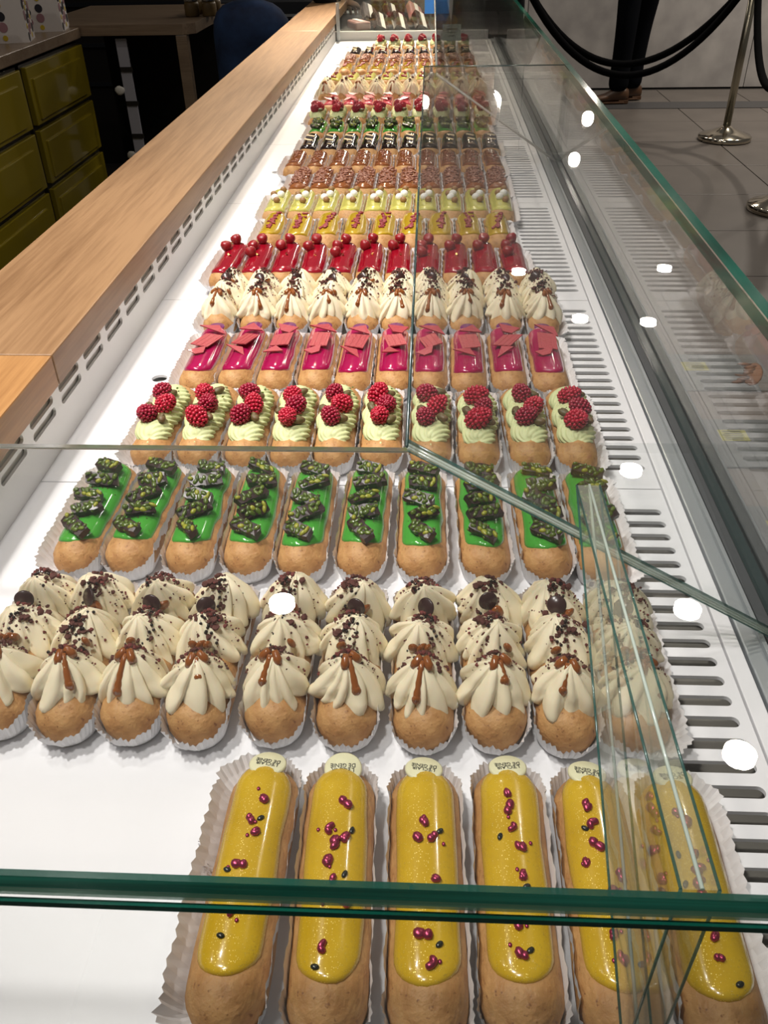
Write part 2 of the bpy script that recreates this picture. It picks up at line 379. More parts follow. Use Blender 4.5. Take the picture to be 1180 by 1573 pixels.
# slotted riser on the staff side
mb = MB('riser_white', 'riser_white')
def putR(u, v, w_): return (XL+w_, u, ZD+v)
ya, yb = .155, 3.5; P = .07; n = int((yb-ya)/P)
def rq(u0, u1, v0, v1): mb.bm.faces.new([mb.bm.verts.new((XL, u, ZD+v)) for u, v in ((u0, v0), (u1, v0), (u1, v1), (u0, v1))])
rq(ya, yb, -.004, .031)
for k in range(n):
    c = .655+(k-6)*P
    slot_cell(mb, c-P/2, c+P/2, .031, .0445, slot_pts(c, .038, .027, .0042, 5), putR, .003)
    slot_cell(mb, c-P/2, c+P/2, .0445, .058, slot_pts(c, .0505, .027, .0042, 5), putR, .003)
cpart('slotted_riser', mb)
cpart('riser_backing', MB('vent_grey').box((XL-.0062, 1.8375, ZD+.025), (.004, 3.365, .07)))
cpart('staff_panel', MB('cabinet_black').box((-.425, 1.8375, .46), (.11, 3.365, .90)))
cpart('end_wall', MB('riser_white').box((-.07, 3.53, ZD+.012), (.56, .02, .034)))
cpart('corner_post', MB('rail_metal').box((-.335, 3.515, ZD+.06), (.012, .012, .12), bev=.001))

# oak ledge
led = thing('oak_ledge', 'long oak ledge running along the staff side of the case, grain lengthwise', 'counter', (-.415, 1.9, ZD+.053))
for a, b, m in ((-.25, .700, 'oak_orange'), (.7006, 3.05, 'oak'), (3.0506, 4.6, 'oak')):
    link('board', MB(m).box((0, 0, 0), (.142, b-a, .031), bev=.0016).mesh('board'), led, (0, (a+b)/2-1.9, .0165))

# ------------------------------------------------------------------ glass
# top pane: full width near the camera, narrower strip beyond
L0, L1, GT, TH = .4195, 1.737, .170, .011
NE = .1445
tp = MB('display_glass', 'teal_edge', 'pale_edge', 'dark_edge', 'teal_light', 'teal_near_lit')
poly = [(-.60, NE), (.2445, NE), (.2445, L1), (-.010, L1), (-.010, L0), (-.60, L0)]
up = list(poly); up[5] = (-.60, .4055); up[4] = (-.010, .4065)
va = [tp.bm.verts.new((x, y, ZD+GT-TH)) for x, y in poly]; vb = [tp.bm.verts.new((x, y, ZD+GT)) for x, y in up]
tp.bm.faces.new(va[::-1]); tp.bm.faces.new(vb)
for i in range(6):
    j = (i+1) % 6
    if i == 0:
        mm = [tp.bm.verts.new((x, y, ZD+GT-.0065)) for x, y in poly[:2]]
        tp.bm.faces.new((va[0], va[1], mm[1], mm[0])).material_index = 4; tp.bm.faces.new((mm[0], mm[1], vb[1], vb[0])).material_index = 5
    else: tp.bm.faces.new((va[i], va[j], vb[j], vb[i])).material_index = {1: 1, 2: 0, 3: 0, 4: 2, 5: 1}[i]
to = tag(link('top_glass', tp.mesh('top_glass')), 'large L shaped clear top pane with green near edge over the nearest pastries', 'glass pane')
link('polished_rim', MB('dark_edge').tube([(-.010, L0-.012, ZD+GT), (-.010, L1, ZD+GT)], .0010, 6).tube([(-.010, L1, ZD+GT), (.2445, L1, ZD+GT)], .0009, 6).mesh('polished_rim'), to, label='dark thin rim of the cut corner')
link('painted_glint', MB('white_rim').tube([(-.60, L0, ZD+GT-TH), (-.010, L0, ZD+GT-TH)], .0007, 6).mesh('painted_glint'), to, label='painted highlight line along the far cut edge')  # white tube paints the highlight on the far edge
tp2 = MB('display_glass', 'teal_edge', 'pale_edge', 'dark_edge')
tp2.prism([(.012, L1+.003), (.2445, L1+.003), (.2445, 3.52), (.012, 3.52)], ZD+GT-TH, ZD+GT, 0, lambda i: {0: 0, 1: 1, 2: 3, 3: 0}[i])
to = tag(link('top_glass', tp2.mesh('top_glass')), 'narrow clear top pane over the far rows on the right side', 'glass pane')
link('polished_rim', MB('pale_edge').tube([(.012, L1+.003, ZD+GT), (.012, 3.52, ZD+GT)], .0022, 6).mesh('polished_rim'), to, label='pale rim of the left edge')
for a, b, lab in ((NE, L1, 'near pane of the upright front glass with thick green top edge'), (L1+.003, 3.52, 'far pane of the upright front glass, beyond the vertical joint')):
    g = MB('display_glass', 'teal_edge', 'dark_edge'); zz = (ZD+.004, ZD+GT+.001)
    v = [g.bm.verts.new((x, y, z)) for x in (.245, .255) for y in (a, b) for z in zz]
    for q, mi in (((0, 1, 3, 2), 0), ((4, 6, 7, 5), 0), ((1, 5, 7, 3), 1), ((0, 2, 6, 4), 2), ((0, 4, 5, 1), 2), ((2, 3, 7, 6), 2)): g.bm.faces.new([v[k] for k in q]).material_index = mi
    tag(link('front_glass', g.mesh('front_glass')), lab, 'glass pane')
# end panel below the near edge of the top pane
ep = MB('gusset_glass', 'teal_edge')
v = [ep.bm.verts.new((x, y, z)) for x in (-.60, .2445) for y in (NE+.0012, .1535) for z in (ZD-.10, ZD+GT-TH-.0005)]
for q, mi in (((0, 1, 5, 4), 0), ((2, 6, 7, 3), 0), ((1, 3, 7, 5), 1), ((0, 2, 3, 1), 1), ((4, 5, 7, 6), 1)): ep.bm.faces.new([v[k] for k in q]).material_index = mi
eo = tag(link('end_glass', ep.mesh('end_glass')), 'upright end pane closing the near end of the case below the green edge', 'glass pane')
link('green_line', MB('teal_edge').box((-.178, NE+.0006, ZD+GT-TH-.0055), (.84, .0016, .0028)).mesh('green_line'), eo, label='thin green line below the thick edge')  # thin teal strip across the outer face of the end pane
def gusset(p, axis, label, toprim=False, rm='gusset_rim'):
    """triangular brace: p = three 3D points, axis = thickness vector"""
    g = MB('gusset_glass', 'gusset_edge', 'gusset_rim'); ax = Vector(axis)
    a = [g.bm.verts.new(Vector(q)) for q in p]; b = [g.bm.verts.new(Vector(q)+ax) for q in p]
    g.bm.faces.new(a); g.bm.faces.new(b[::-1])
    o = None
    for i in range(3):
        j = (i+1) % 3; g.bm.faces.new((a[i], b[i], b[j], a[j])).material_index = 1 if (i < 2 or toprim) else 0
    ob = tag(link('glass_brace', g.mesh('glass_brace')), label, 'glass brace')
    r = MB(rm)
    for i, k in ((0, 0), (0, 1)) + (((2, 0), (2, 1), (1, 0), (1, 1)) if toprim else ()):
        s_ = Vector(p[i])+(ax if k else Vector()); e_ = Vector(p[(i+1) % 3])+(ax if k else Vector())
        r.tube([s_, e_], .0018 if rm != 'gusset_rim' else (.0011 if (k == 1 and not toprim) else .0006), 6)
    link('polished_rim', r.mesh('polished_rim'), ob, label='teal tinted rim lines')
    q = MB('gusset_glint'); fr = (.30, .62) if not toprim else (.55,)  # pale tubes paint highlights onto the cut edges of the brace
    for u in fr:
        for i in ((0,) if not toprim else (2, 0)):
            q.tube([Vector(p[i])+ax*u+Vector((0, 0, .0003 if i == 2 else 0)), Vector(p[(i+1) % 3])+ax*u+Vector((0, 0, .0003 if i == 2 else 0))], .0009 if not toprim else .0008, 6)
    link('edge_highlight', q.mesh('edge_highlight'), ob, label='painted pale highlights along the cut edge')
    return ob
zt = ZD+GT-TH-.0006
gusset([(-.010, .422, zt), (.2435, .426, ZD+.006), (.2435, .422, zt)], (0, .011, 0), 'triangular glass brace with long slanted edge between raspberry and cream rows, tip at centre')
gusset([(.012, L1-.012, zt), (.2435, L1-.012, ZD+.006), (.2435, L1-.012, zt)], (0, .010, 0), 'small far triangular glass brace at the joint of the top panes', False, 'white_rim')
gusset([(.0835, .3880, zt), (.0850, .1545, ZD+.034), (.0850, .1545, zt)], (.0125, 0, 0), 'triangular glass brace lengthwise over the front yellow eclairs, joined to end pane', True)

# outer ledge with product cards
lg = MB('ledge_beige').box((.345, 1.8375, ZD-.010), (.155, 3.365, .02), bev=.002).box((.345, 1.86, .43), (.14, 3.365, .84))
tag(link('outer_ledge', lg.mesh('outer_ledge')), 'beige ledge outside the front glass carrying product cards', 'ledge')
for i in range(5):
    y = .256+.1465*i
    kd = ('card_green', 'card_pink', 'card_orange')[(i*2) % 3]
    t = thing('product_card', 'grey product card with yellow caption on outer ledge, %s from the near end' % (['first','second','third','fourth','fifth','sixth','seventh','eighth'][i]), 'card', (.338, y, ZD+.0002), 0, 'product cards on the outer ledge')
    link('card', MB('card_grey').box((0, 0, .001), (.135, .086, .0016), bev=.0003).mesh('card'), t)
    link('caption_strip', MB('yellow_print').box((-.045, .012, .0020), (.026, .02, .0003)).box((.05, 0, .0020), (.016, .06, .0003)).mesh('caption'), t, label='yellow printed strips')
    tx = MB('print_black')
    for k in range(5): tx.box((-.045+rnd.uniform(-.001, .001), .005+k*.0035, .0023), (.020+rnd.uniform(-.004, 0), .0013, .0001))
    link('small_print', tx.mesh('small_print'), t, kind='stuff')
    pic = MB('card_orange', kd, 'choux')
    pic.ico((.012, -.005, .0018), (.010, .030, .0006), 2, 0, Rz(-.4))
    for k in range(7): pic.ico((.004+rnd.uniform(-.006, .006)+(k-3)*.003, -.024+k*.007, .0022), (.009, .004, .0005), 1, 1, Rz(rnd.uniform(-.6, .6)))
    link('printed_picture', pic.mesh('printed_picture'), t)

# ------------------------------------------------------------------ eclair parts
W2, A2 = .0190, .0475      # half width and half spine of the choux
def stad(w_, a, nc=12, ns=6):
    p = []
    for k in range(nc+1): t = pi*k/nc; p.append((w_*cos(t), a+w_*sin(t), t))
    for k in range(1, ns): p.append((-w_, a-2*a*k/ns, pi))
    for k in range(nc+1): t = pi+pi*k/nc; p.append((w_*cos(t), -a+w_*sin(t), t))
    for k in range(1, ns): p.append((w_, -a+2*a*k/ns, 2*pi))
    return p
ZC, HT = .0125, .0165
def top(x, y, W=W2, A=A2):
    d = min(1, math.hypot(x, max(0, abs(y)-A))/W)
    return ZC+HT*(1-d**2.3)**(1/2.0)
def choux(seed, A=A2, m='choux'):
    mb = MB(m); o = Vector((seed*3.1, 0, 0)); rs = []
    prof = [(.0, .0012), (.55, .0012), (.80, .0018), (.92, .005), (.985, .0085), (1.0, .0125), (.985, .0165), (.94, None), (.86, None), (.74, None), (.58, None), (.4, None), (.2, None), (.0, None)]
    for s_, z in prof:
        ring = []
        for x, y, t in stad(W2*s_, A):
            zz = z if z is not None else top(x, y, W2, A)
            p = Vector((x, y, zz)); n = noise.noise(p*55+o)*.0009+noise.noise(p*160+o)*.00045
            q = Vector((x, 0, zz-.012)).normalized() if (x or zz > .012) else Vector((0, 0, 0))
            if zz < .003: n = 0
            ring.append(p+q*n+Vector((0, (1 if y > 0 else -1)*n*.8, 0)))
        rs.append(ring)
    return mb.rings(rs).mesh('choux')
def glaze(m, wg=.0152, a0=-.040, a1=.047, t=.0028, seed=0, wav=.0009, A=A2):
    """cap over the choux from spine a0 to a1"""
    mb = MB(m); rs = []; half = (a1-a0)/2; cy = (a1+a0)/2; o = Vector((seed*7.7, 1, 2))
    for s_, k in ((1.0, -.6), (1.03, .15), (1.0, .55), (.94, .85), (.8, 1.0), (.6, 1.05), (.35, 1.1), (0, 1.1)):
        ring = []
        for x, y, tt in stad(wg*s_, half):
            n = noise.noise(Vector((x*60, y*45, 0))+o)*wav*2*min(1, s_*1.2)
            x2 = x+n*(1 if x > 0 else -1)*.8; y2 = y+cy+n*sin(tt)
            ring.append((x2, y2, top(x2, y2, W2, A)+t*k+noise.noise(Vector((x*40, y*40, 3))+o)*.0003))
        rs.append(ring)
    return mb.rings(rs).mesh('glaze')
def case_mesh(side, seed):
    """pleated paper cup; side -1 / 0 / 1 = which long wall leans outwards"""
    mb = MB('paper'); rs = []; r_ = random.Random(seed); nc, ns = 44, 30
    base = stad(W2-.0025, A2+.001, nc, ns); n = len(base); jit = [r_.uniform(.7, 1.3) for _ in range(n)]
    for lv, (fr, h) in enumerate(((0, 0), (.35, .25), (.7, .62), (1, 1))):
        ring = []
        for i, (x, y, t) in enumerate(base):
            nx, ny = cos(t), sin(t); e = abs(ny)
            wide = side != 0 and nx*side > .3
            off = (.0034+.0048*e) if not wide else .0045+.0075*(abs(nx)**.5)
            if wide and e > .3: off += .003
            H = .023-.008*e if not wide else (.020-.006*e if side < 0 else .013)
            pl = (.0009 if i % 2 else -.0009)*(lv/3)*jit[i]*(.25+.75*e if not wide else .8)
            wv = .0012*sin(i*.9+seed)*(lv/3)
            ring.append((x+nx*(off*fr+pl+wv*.5), y+ny*(off*fr+pl+wv), .0004+H*h+(.0008*jit[i] if lv == 3 else 0)))
        rs.append(ring)
    mb.rings(rs, smooth=False); mb.bm.faces.new([mb.bm.verts.new((x, y, .0004)) for x, y, t in stad(W2-.0025, A2+.001, nc, ns)])
    return mb.mesh('paper_case')
def freckle(m):
    nt = MAT[m].node_tree; N = nt.nodes; L = nt.links; b = N['Principled BSDF']; tc = N.new('ShaderNodeTexCoord')
    v = N.new('ShaderNodeTexNoise'); v.inputs['Scale'].default_value = 330; v.inputs['Detail'].default_value = 2; L.new(tc.outputs['Object'], v.inputs['Vector'])
    r = N.new('ShaderNodeValToRGB'); r.color_ramp.elements[0].position = .66; r.color_ramp.elements[1].position = .76; L.new(v.outputs['Fac'], r.inputs[0])
    mx = N.new('ShaderNodeMix'); mx.data_type = 'RGBA'; L.new(r.outputs[0], mx.inputs[0]); L.new(b.inputs['Base Color'].links[0].from_socket, mx.inputs[6])
    mx.inputs[7].default_value = (.20, .075, .025, 1); L.new(mx.outputs[2], b.inputs['Base Color'])
freckle('choux'); freckle('choux_pale')
CH = [choux(i) for i in range(5)]+[choux(i+9, m='choux_pale') for i in range(3)]
PC = {(s_, k): case_mesh(s_, k) for s_ in (-1, 0, 1) for k in range(3)}
def Mx(loc, rot=None, sc=1): return Matrix.Translation(loc) @ (rot.to_4x4() if rot is not None else Matrix()) @ Matrix.Scale(sc, 4)

# toppings -----------------------------------------------------------
def nugget(seed):
    r_ = random.Random(seed); mb = MB('pink_foil')
    for k in range(r_.choice((2, 3, 3))):
        mb.ico((r_.uniform(-.0018, .0018), r_.uniform(-.0018, .0018), 0), (r_.uniform(.0013, .0024), r_.uniform(.0013, .0024), .0015), 2, 0, Rz(r_.uniform(0, 3)), .10)
    return mb.mesh('foil_chip')
NUG = [nugget(i) for i in range(7)]+[MB('pink_foil').ico((0, 0, 0), (.0010, .0011, .0008), 2).mesh('foil_chip')]
SEED = MB('seed_black').ico((0, 0, 0), (.0013, .0021, .0010), 2).mesh('seed')
DISC = MB('white_chocolate').lathe([(.0001, 0), (.0088, 0), (.0094, .0006), (.0094, .0018), (.0086, .0026), (.0001, .0028)], n=32).mesh('plaque')
for v in DISC.vertices: v.co.x *= 1.12
LOGO = text_mesh("L'ECLAIR\nDE GENIE", .0033, 'print_black')
def lobe_dollop(R0, H, N, seed, tw=.25, m='cream', ysh=.004):
    """star-nozzle swirl: broad irregular ribs running from the peak to a ruffled foot"""
    mb = MB(m); rs = []; r_ = random.Random(seed); K = 10
    wd = [r_.uniform(.65, 1.45) for _ in range(N)]; tot = sum(wd); edges = [0]
    for q in wd: edges.append(edges[-1]+q/tot*2*pi)
    amp = [r_.uniform(.6, 1.25) for _ in range(N)]; lean = [r_.uniform(-.28, .28) for _ in range(N)]; drop = [r_.uniform(.2, 1.5) for _ in range(N)]
    T = [-.16, -.12, -.05, .02, .09, .17, .26, .36, .47, .58, .69, .79, .88, .95, 1.0]
    for t in T:
        ring = []; tt = max(0, t)
        base = R0*(1-tt**1.7)**.78*(1.0 if t >= 0 else {-.16: .5, -.12: .84, -.05: .97}[t])
        for i in range(N*K):
            L_ = i//K; u = (i % K)/K; th = edges[L_]+(edges[L_+1]-edges[L_])*u
            l = abs(sin(pi*u**1.6))**.62
            am = amp[L_]*wd[L_]**.4
            r = base*(.73+.33*l*am*(1-.3*tt))+.0008*(1-tt)
            r += R0*.05*sin(3.0*th+seed*1.7+t*7)*(1-tt)*l
            th2 = th+tw*tt+lean[L_]*(1-tt)*(l-.5)*.6
            z = H*t+.0012-(.0060*l*drop[L_])*(1-tt)**2.2
            q = Vector((cos(th)*2.2, sin(th)*2.2, t*4+seed*5)); r += noise.noise(q)*.0018*(1-tt)+noise.noise(q*4)*.0005; z += noise.noise(q*1.7+Vector((9, 0, 0)))*.0013*(1-tt*.6)
            ring.append((r*cos(th2), r*sin(th2)+ysh*tt*tt, z))
        rs.append(ring)
    return mb.rings(rs, cap0=True, cap1=True).mesh('cream_swirl')
DOL = [lobe_dollop(.0222, .026, (9, 10, 9, 11)[i], i, tw=(.35, -.2, .5, .1)[i]) for i in range(4)]
def crumbs(seed, n=70, sm=1.0, spots=((-.035,), (0,), (.035,)), R0=.0215, H=.027, m='crumb'):
    """crumbs lying on the three swirls, densest along the crest"""
    r_ = random.Random(seed); mb = MB(m, 'crumb_red', 'pearl')
    for k in range(n):
        cyv = r_.choice(spots)[0]; t = r_.uniform(.25, .97); th = r_.gauss(pi/2, 1.0) if r_.random() < .6 else r_.uniform(0, 2*pi)
        if cyv < -.03 and sin(th) < 0 and t < .65: continue
        r = R0*(1-t**1.7)**.78*(.98-.12*t)
        s_ = r_.choice((.0004, .0006, .0007, .0010, .0016 if t > .6 else .0008))*sm
        mb.ico((r*cos(th), cyv+r*sin(th)+.004*t*t, .025+H*t+.0002), s_, 1, 0 if r_.random() < .65 else 1, None, .25, False)
    for k in range(n//3):                              # thicker pile along the crest
        y = r_.choice((-.018, .02, .037, .0))+r_.gauss(0, .006); y = max(-.037, min(.048, y)); dd = min(abs(y+.035), abs(y), abs(y-.035)); s_ = r_.choice((.0009, .0012, .0016, .0024))*sm
        z = .025+H*(1-(dd/R0)**1.3)*.93
        mb.ico((r_.gauss(0, .0042), y, z-.0006), (s_, s_*1.2, s_*.8), 1, 0, None, .3, False)
    for k in range(n//9):
        y = r_.uniform(-.035, .045); dd = min(abs(y+.035), abs(y), abs(y-.035))
        mb.ico((r_.gauss(0, .0035), y, .026+H*(1-(dd/R0)**1.3)*.95), .0011*sm, 2, 2)
    return mb.mesh('crumbs')
CRUMB = [crumbs(i, 380) for i in range(4)]; CRUMB_S = [crumbs(i+20, 26, 1.9) for i in range(2)]
def drip(seed, L=.020):
    r_ = random.Random(seed); mb = MB('caramel'); th0 = -pi/2+r_.uniform(-.5, .5); pts = []; rr = []
    for k in range(9):
        t = .93-k/8*(L/.027)*.8; r = .0215*(1-t**1.7)**.78*.90
        pts.append((r*cos(th0), -.035+r*sin(th0)+.004*t*t, .025+.027*t)); rr.append(.0014+.0006*abs(sin(k*1.3+seed))+.0012*(k/8)**2)
    mb.tube(pts, rr, 8); mb.ico(pts[-1], (.0032, .0024, .0040), 2)
    for q in range(2):
        th = th0+(-1)**q*r_.uniform(.5, 1.0); mb.tube([(.0215*(1-t**1.7)**.78*.93*cos(th), -.035+.0215*(1-t**1.7)**.78*.93*sin(th)+.004*t*t, .0255+.027*t) for t in (.97, .92, .86, .79)], [.0022, .0026, .0030, .0020], 8)
    return mb.mesh('caramel_drip')
DRIP = [drip(i, .010+.0035*i) for i in range(4)]
def saddle(seed):
    r_ = random.Random(seed); mb = MB('caramel')
    for k in range(3):
        x = r_.uniform(-.009, .009); y = r_.choice((-.016, .018, .04))
        mb.ico((x, y, .025+.027*.62), (r_.uniform(.003, .0045), .0022, .0045), 2, 0, E3(.3, r_.uniform(-.5, .5), r_.uniform(-1, 1)))
    return mb.mesh('caramel_pool')
POOL = [saddle(i) for i in range(3)]
CDISC = MB('disc_chocolate').lathe([(.0001, -.0009), (.0058, -.0009), (.0064, 0), (.0058, .0009), (.0001, .0009)], n=28).mesh('chocolate_disc')
def bark(seed):
    r_ = random.Random(seed); mb = MB('dark_chocolate'); l = r_.uniform(.022, .027); w_ = r_.uniform(.0085, .0105); h = r_.uniform(.006, .0075)
    rs = []
    for k in range(7):
        u = -1+2*k/6; e = .85 if k in (0, 6) else 1
        sk = r_.uniform(-.0008, .0008)
        rs.append([(u*l/2+a*.0008, b*w_/2*e+sk+r_.uniform(-.0004, .0004), c*h/2*e+r_.uniform(-.0004, .0004)) for a, b, c in ((1, -1, -1), (0, 0, -1.05), (-1, 1, -1), (-1, 1.05, 0), (0, 1, 1), (0, 0, 1.05), (1, -1, 1), (1, -1.05, 0))])
    mb.rings(rs, cap0=True, cap1=True, smooth=False); m1 = mb.mesh('chocolate_bark')
    mb = MB('nut_green', 'nut_yellow')
    for k in range(9):
        mb.ico((-l/2*.82+l*.82*k/8+r_.uniform(-.001, .001), (-1)**k*w_*.18+r_.uniform(-.0008, .0008), h/2+.0001), (r_.uniform(.0024, .0036), r_.uniform(.0015, .0022), r_.uniform(.0012, .002)), 2, 0 if r_.random() < .7 else 1, Rz(r_.uniform(0, 3)), .05)
    for k in range(5): mb.ico((r_.uniform(-l/2, l/2), (-1)**k*w_/2, r_.uniform(-.001, h/2)), (.0016, .0012, .0014), 1, 0, Rz(r_.uniform(0, 3)), .1)
    return m1, mb.mesh('pistachio_pieces')
BARK = [bark(i) for i in range(5)]
def berry(seed, m, R0=.0086):
    r_ = random.Random(seed); mb = MB(m); mb.ico((0, 0, 0), (R0*.84, R0*.84, R0*.92), 2); q = r_.uniform(1.0, 1.25)
    for lv in range(8):
        ph = -1.2+lv*.36; k = max(1, int(round(14*cos(ph)))) if lv < 7 else 6
        rr = R0*cos(ph)*.88*(1-.12*max(0, sin(ph))); z = R0*q*sin(ph)
        for j in range(k):
            a = 2*pi*(j+.5*(lv % 2))/k+r_.uniform(-.06, .06); s_ = R0*.225*r_.uniform(.85, 1.12)
            mb.ico((rr*cos(a), rr*sin(a), z), s_, 1)
    mb.ico((0, 0, R0*q), R0*.22, 1)
    return mb.mesh('raspberry')
RASP = [berry(i, 'raspberry' if i % 2 else 'raspberry_bright') for i in range(4)]
def rope(seed, m='pistachio_cream', R0=.0150, L=.098, n=96, k=64, lo=.6):
    """rope swirl with slanted ridges"""
    mb = MB(m); rs = []; r_ = random.Random(seed); ph = r_.uniform(0, 6)
    for i in range(n+1):
        u = i/n; y = -L/2+L*u; e = (1-abs(2*u-1)**5)**.5 if abs(2*u-1) < 1 else 0
        big = 1+.10*sin(u*pi*6+ph)
        ring = []
        for j in range(k):
            a = 2*pi*j/k; rid = abs(sin(6*a+y*430+ph))**.8
            r = R0*e*big*(.88+.20*rid)+noise.noise(Vector((cos(a)*2, sin(a)*2, y*90+seed)))*.0010+.0003
            ring.append((r*1.05*cos(a), y+.004*sin(a*1), .027+(r*sin(a)*.62)+.0015))
        rs.append(ring)
    return mb.rings(rs, cap0=True, cap1=True).mesh('cream_rope')
ROPE = [rope(i) for i in range(3)]
def nut(seed, m='nut_brown'):
    mb = MB(m); mb.ico((0, 0, 0), (.0030, .0050, .0026), 2, 0, None, .06); mb.ico((.0008, .001, .0014), (.0018, .003, .0015), 1, 0, None, .06); return mb.mesh('pistachio')
NUT = [nut(1), nut(2)]
def bits(m, pts, r, seed, sub=1, jit=.25, name='chips'):
    r_ = random.Random(seed); mb = MB(m)
    for p in pts: s_ = r*r_.uniform(.6, 1.3); mb.ico(p, (s_, s_*r_.uniform(.8, 1.5), s_*.8), sub, 0, Rz(r_.uniform(0, 3)), jit, False)
    return mb.mesh(name)
def shard(pts, seed, t=.0011):
    """thin chocolate plate with a striated face"""
    r_ = random.Random(seed); mb = MB('pink_shard'); mb.prism(pts, -t/2, t/2)
    xs = [p[0] for p in pts]; ys = [p[1] for p in pts]
    return mb.mesh('chocolate_shard')
def sh_rect(w_, l, seed):
    r_ = random.Random(seed); j = lambda: r_.uniform(-.0012, .0012); mb = MB('pink_shard')
    # slats side by side give the combed surface
    n = 7; sl = r_.uniform(-.2, .2)
    for k in range(n):
        x0 = -w_/2+w_*k/n; x1 = x0+w_/n*.97; d = r_.uniform(-.0003, .0003)
        mb.prism([(x0, -l/2+sl*x0+d), (x1, -l/2+sl*x1+d), (x1, l/2+sl*x1*2), (x0, l/2+sl*x0*2)], -.0005, .0005+(k % 2)*.0002)
    return mb.mesh('chocolate_shard')
SHB = [sh_rect(.0195, .0320, i) for i in range(4)]
SHT = [shard([(-.009, -.003), (.009, -.001), (.001, .006)], 1), shard([(-.008, .003), (.0085, .004), (.004, -.004), (-.003, -.004)], 2), shard([(-.011, .002), (.010, -.004), (.004, .005)], 3)]
PDISC = MB('purple_disc').lathe([(.0001, 0), (.0088, 0), (.0090, .0006), (.0088, .0012), (.0001, .0012)], n=28).mesh('purple_disc')

def ridge(n, seed, ys=(-.035, .045), xw=.0035, slope=0.0, dz=.003):
    r_ = random.Random(seed); out = []
    for k in range(n):
        y = r_.uniform(*ys); x = r_.gauss(0, xw)+slope*y; x = max(-.013, min(.013, x)); out.append((x, y, top(x, y)+dz))
    return out
GLZ = {}
def gz(m, **k):
    key = (m, tuple(sorted(k.items())))
    if key not in GLZ: GLZ[key] = glaze(m, **k)
    return GLZ[key]
CHOPS = [bits('nut_chop', ridge(110, i, (-.045, .055),   .0075, dz=.0040), .0023, i, name='chopped_nuts') for i in range(3)]
CARN = [bits('nut_chop', ridge(34, i+5, (-.04, .045), .005, dz=.0038), .0017, i, name='chopped_nuts') for i in range(2)]
REDC = [bits('red_crumb', ridge(34, i+9, (-.026, .048), .0022, .06 if i else .14, dz=.0040), .0025, i, name='red_crumbs') for i in range(3)]
GCR = [bits('crumb', ridge(22, i+30, (-.045, .05), .006, dz=.0024), .0005, i, name='crumbs') for i in range(2)]
RCUT = bits('berry_red', ridge(12, 77, (-.04, .05), .005, dz=.004), .0032, 3, 2, .1, name='berry_pieces')
SLAB = MB('streak_gold').box((0, 0, 0), (.016, .003, .0008)).mesh('chocolate_strip')
SLABD = MB('dark_chocolate').box((0, 0, 0), (.016, .004, .0012)).mesh('chocolate_strip')
BALLW = MB('ball_white').ico((0, 0, 0), (.0064, .0064, .0058), 3).mesh('meringue_ball')
BALLB = MB('ball_brown').ico((0, 0, 0), (.0056, .0052, .005), 2, 0, None, .05).mesh('hazelnut_ball')
STRAW = MB('berry_red', 'gold_leaf').lathe([(.0001, -.006), (.003, -.0052), (.0055, -.002), (.0064, .0015), (.0052, .0045), (.002, .0058), (.0001, .0055)], n=18).mesh('wild_strawberry')
LEAF = MB('gold_leaf').box((0, 0, 0), (.0035, .0025, .0002), E3(.4, .3, 0)).box((.002, .001, .001), (.002, .003, .0002), E3(-.5, .6, 1)).mesh('gold_leaf')

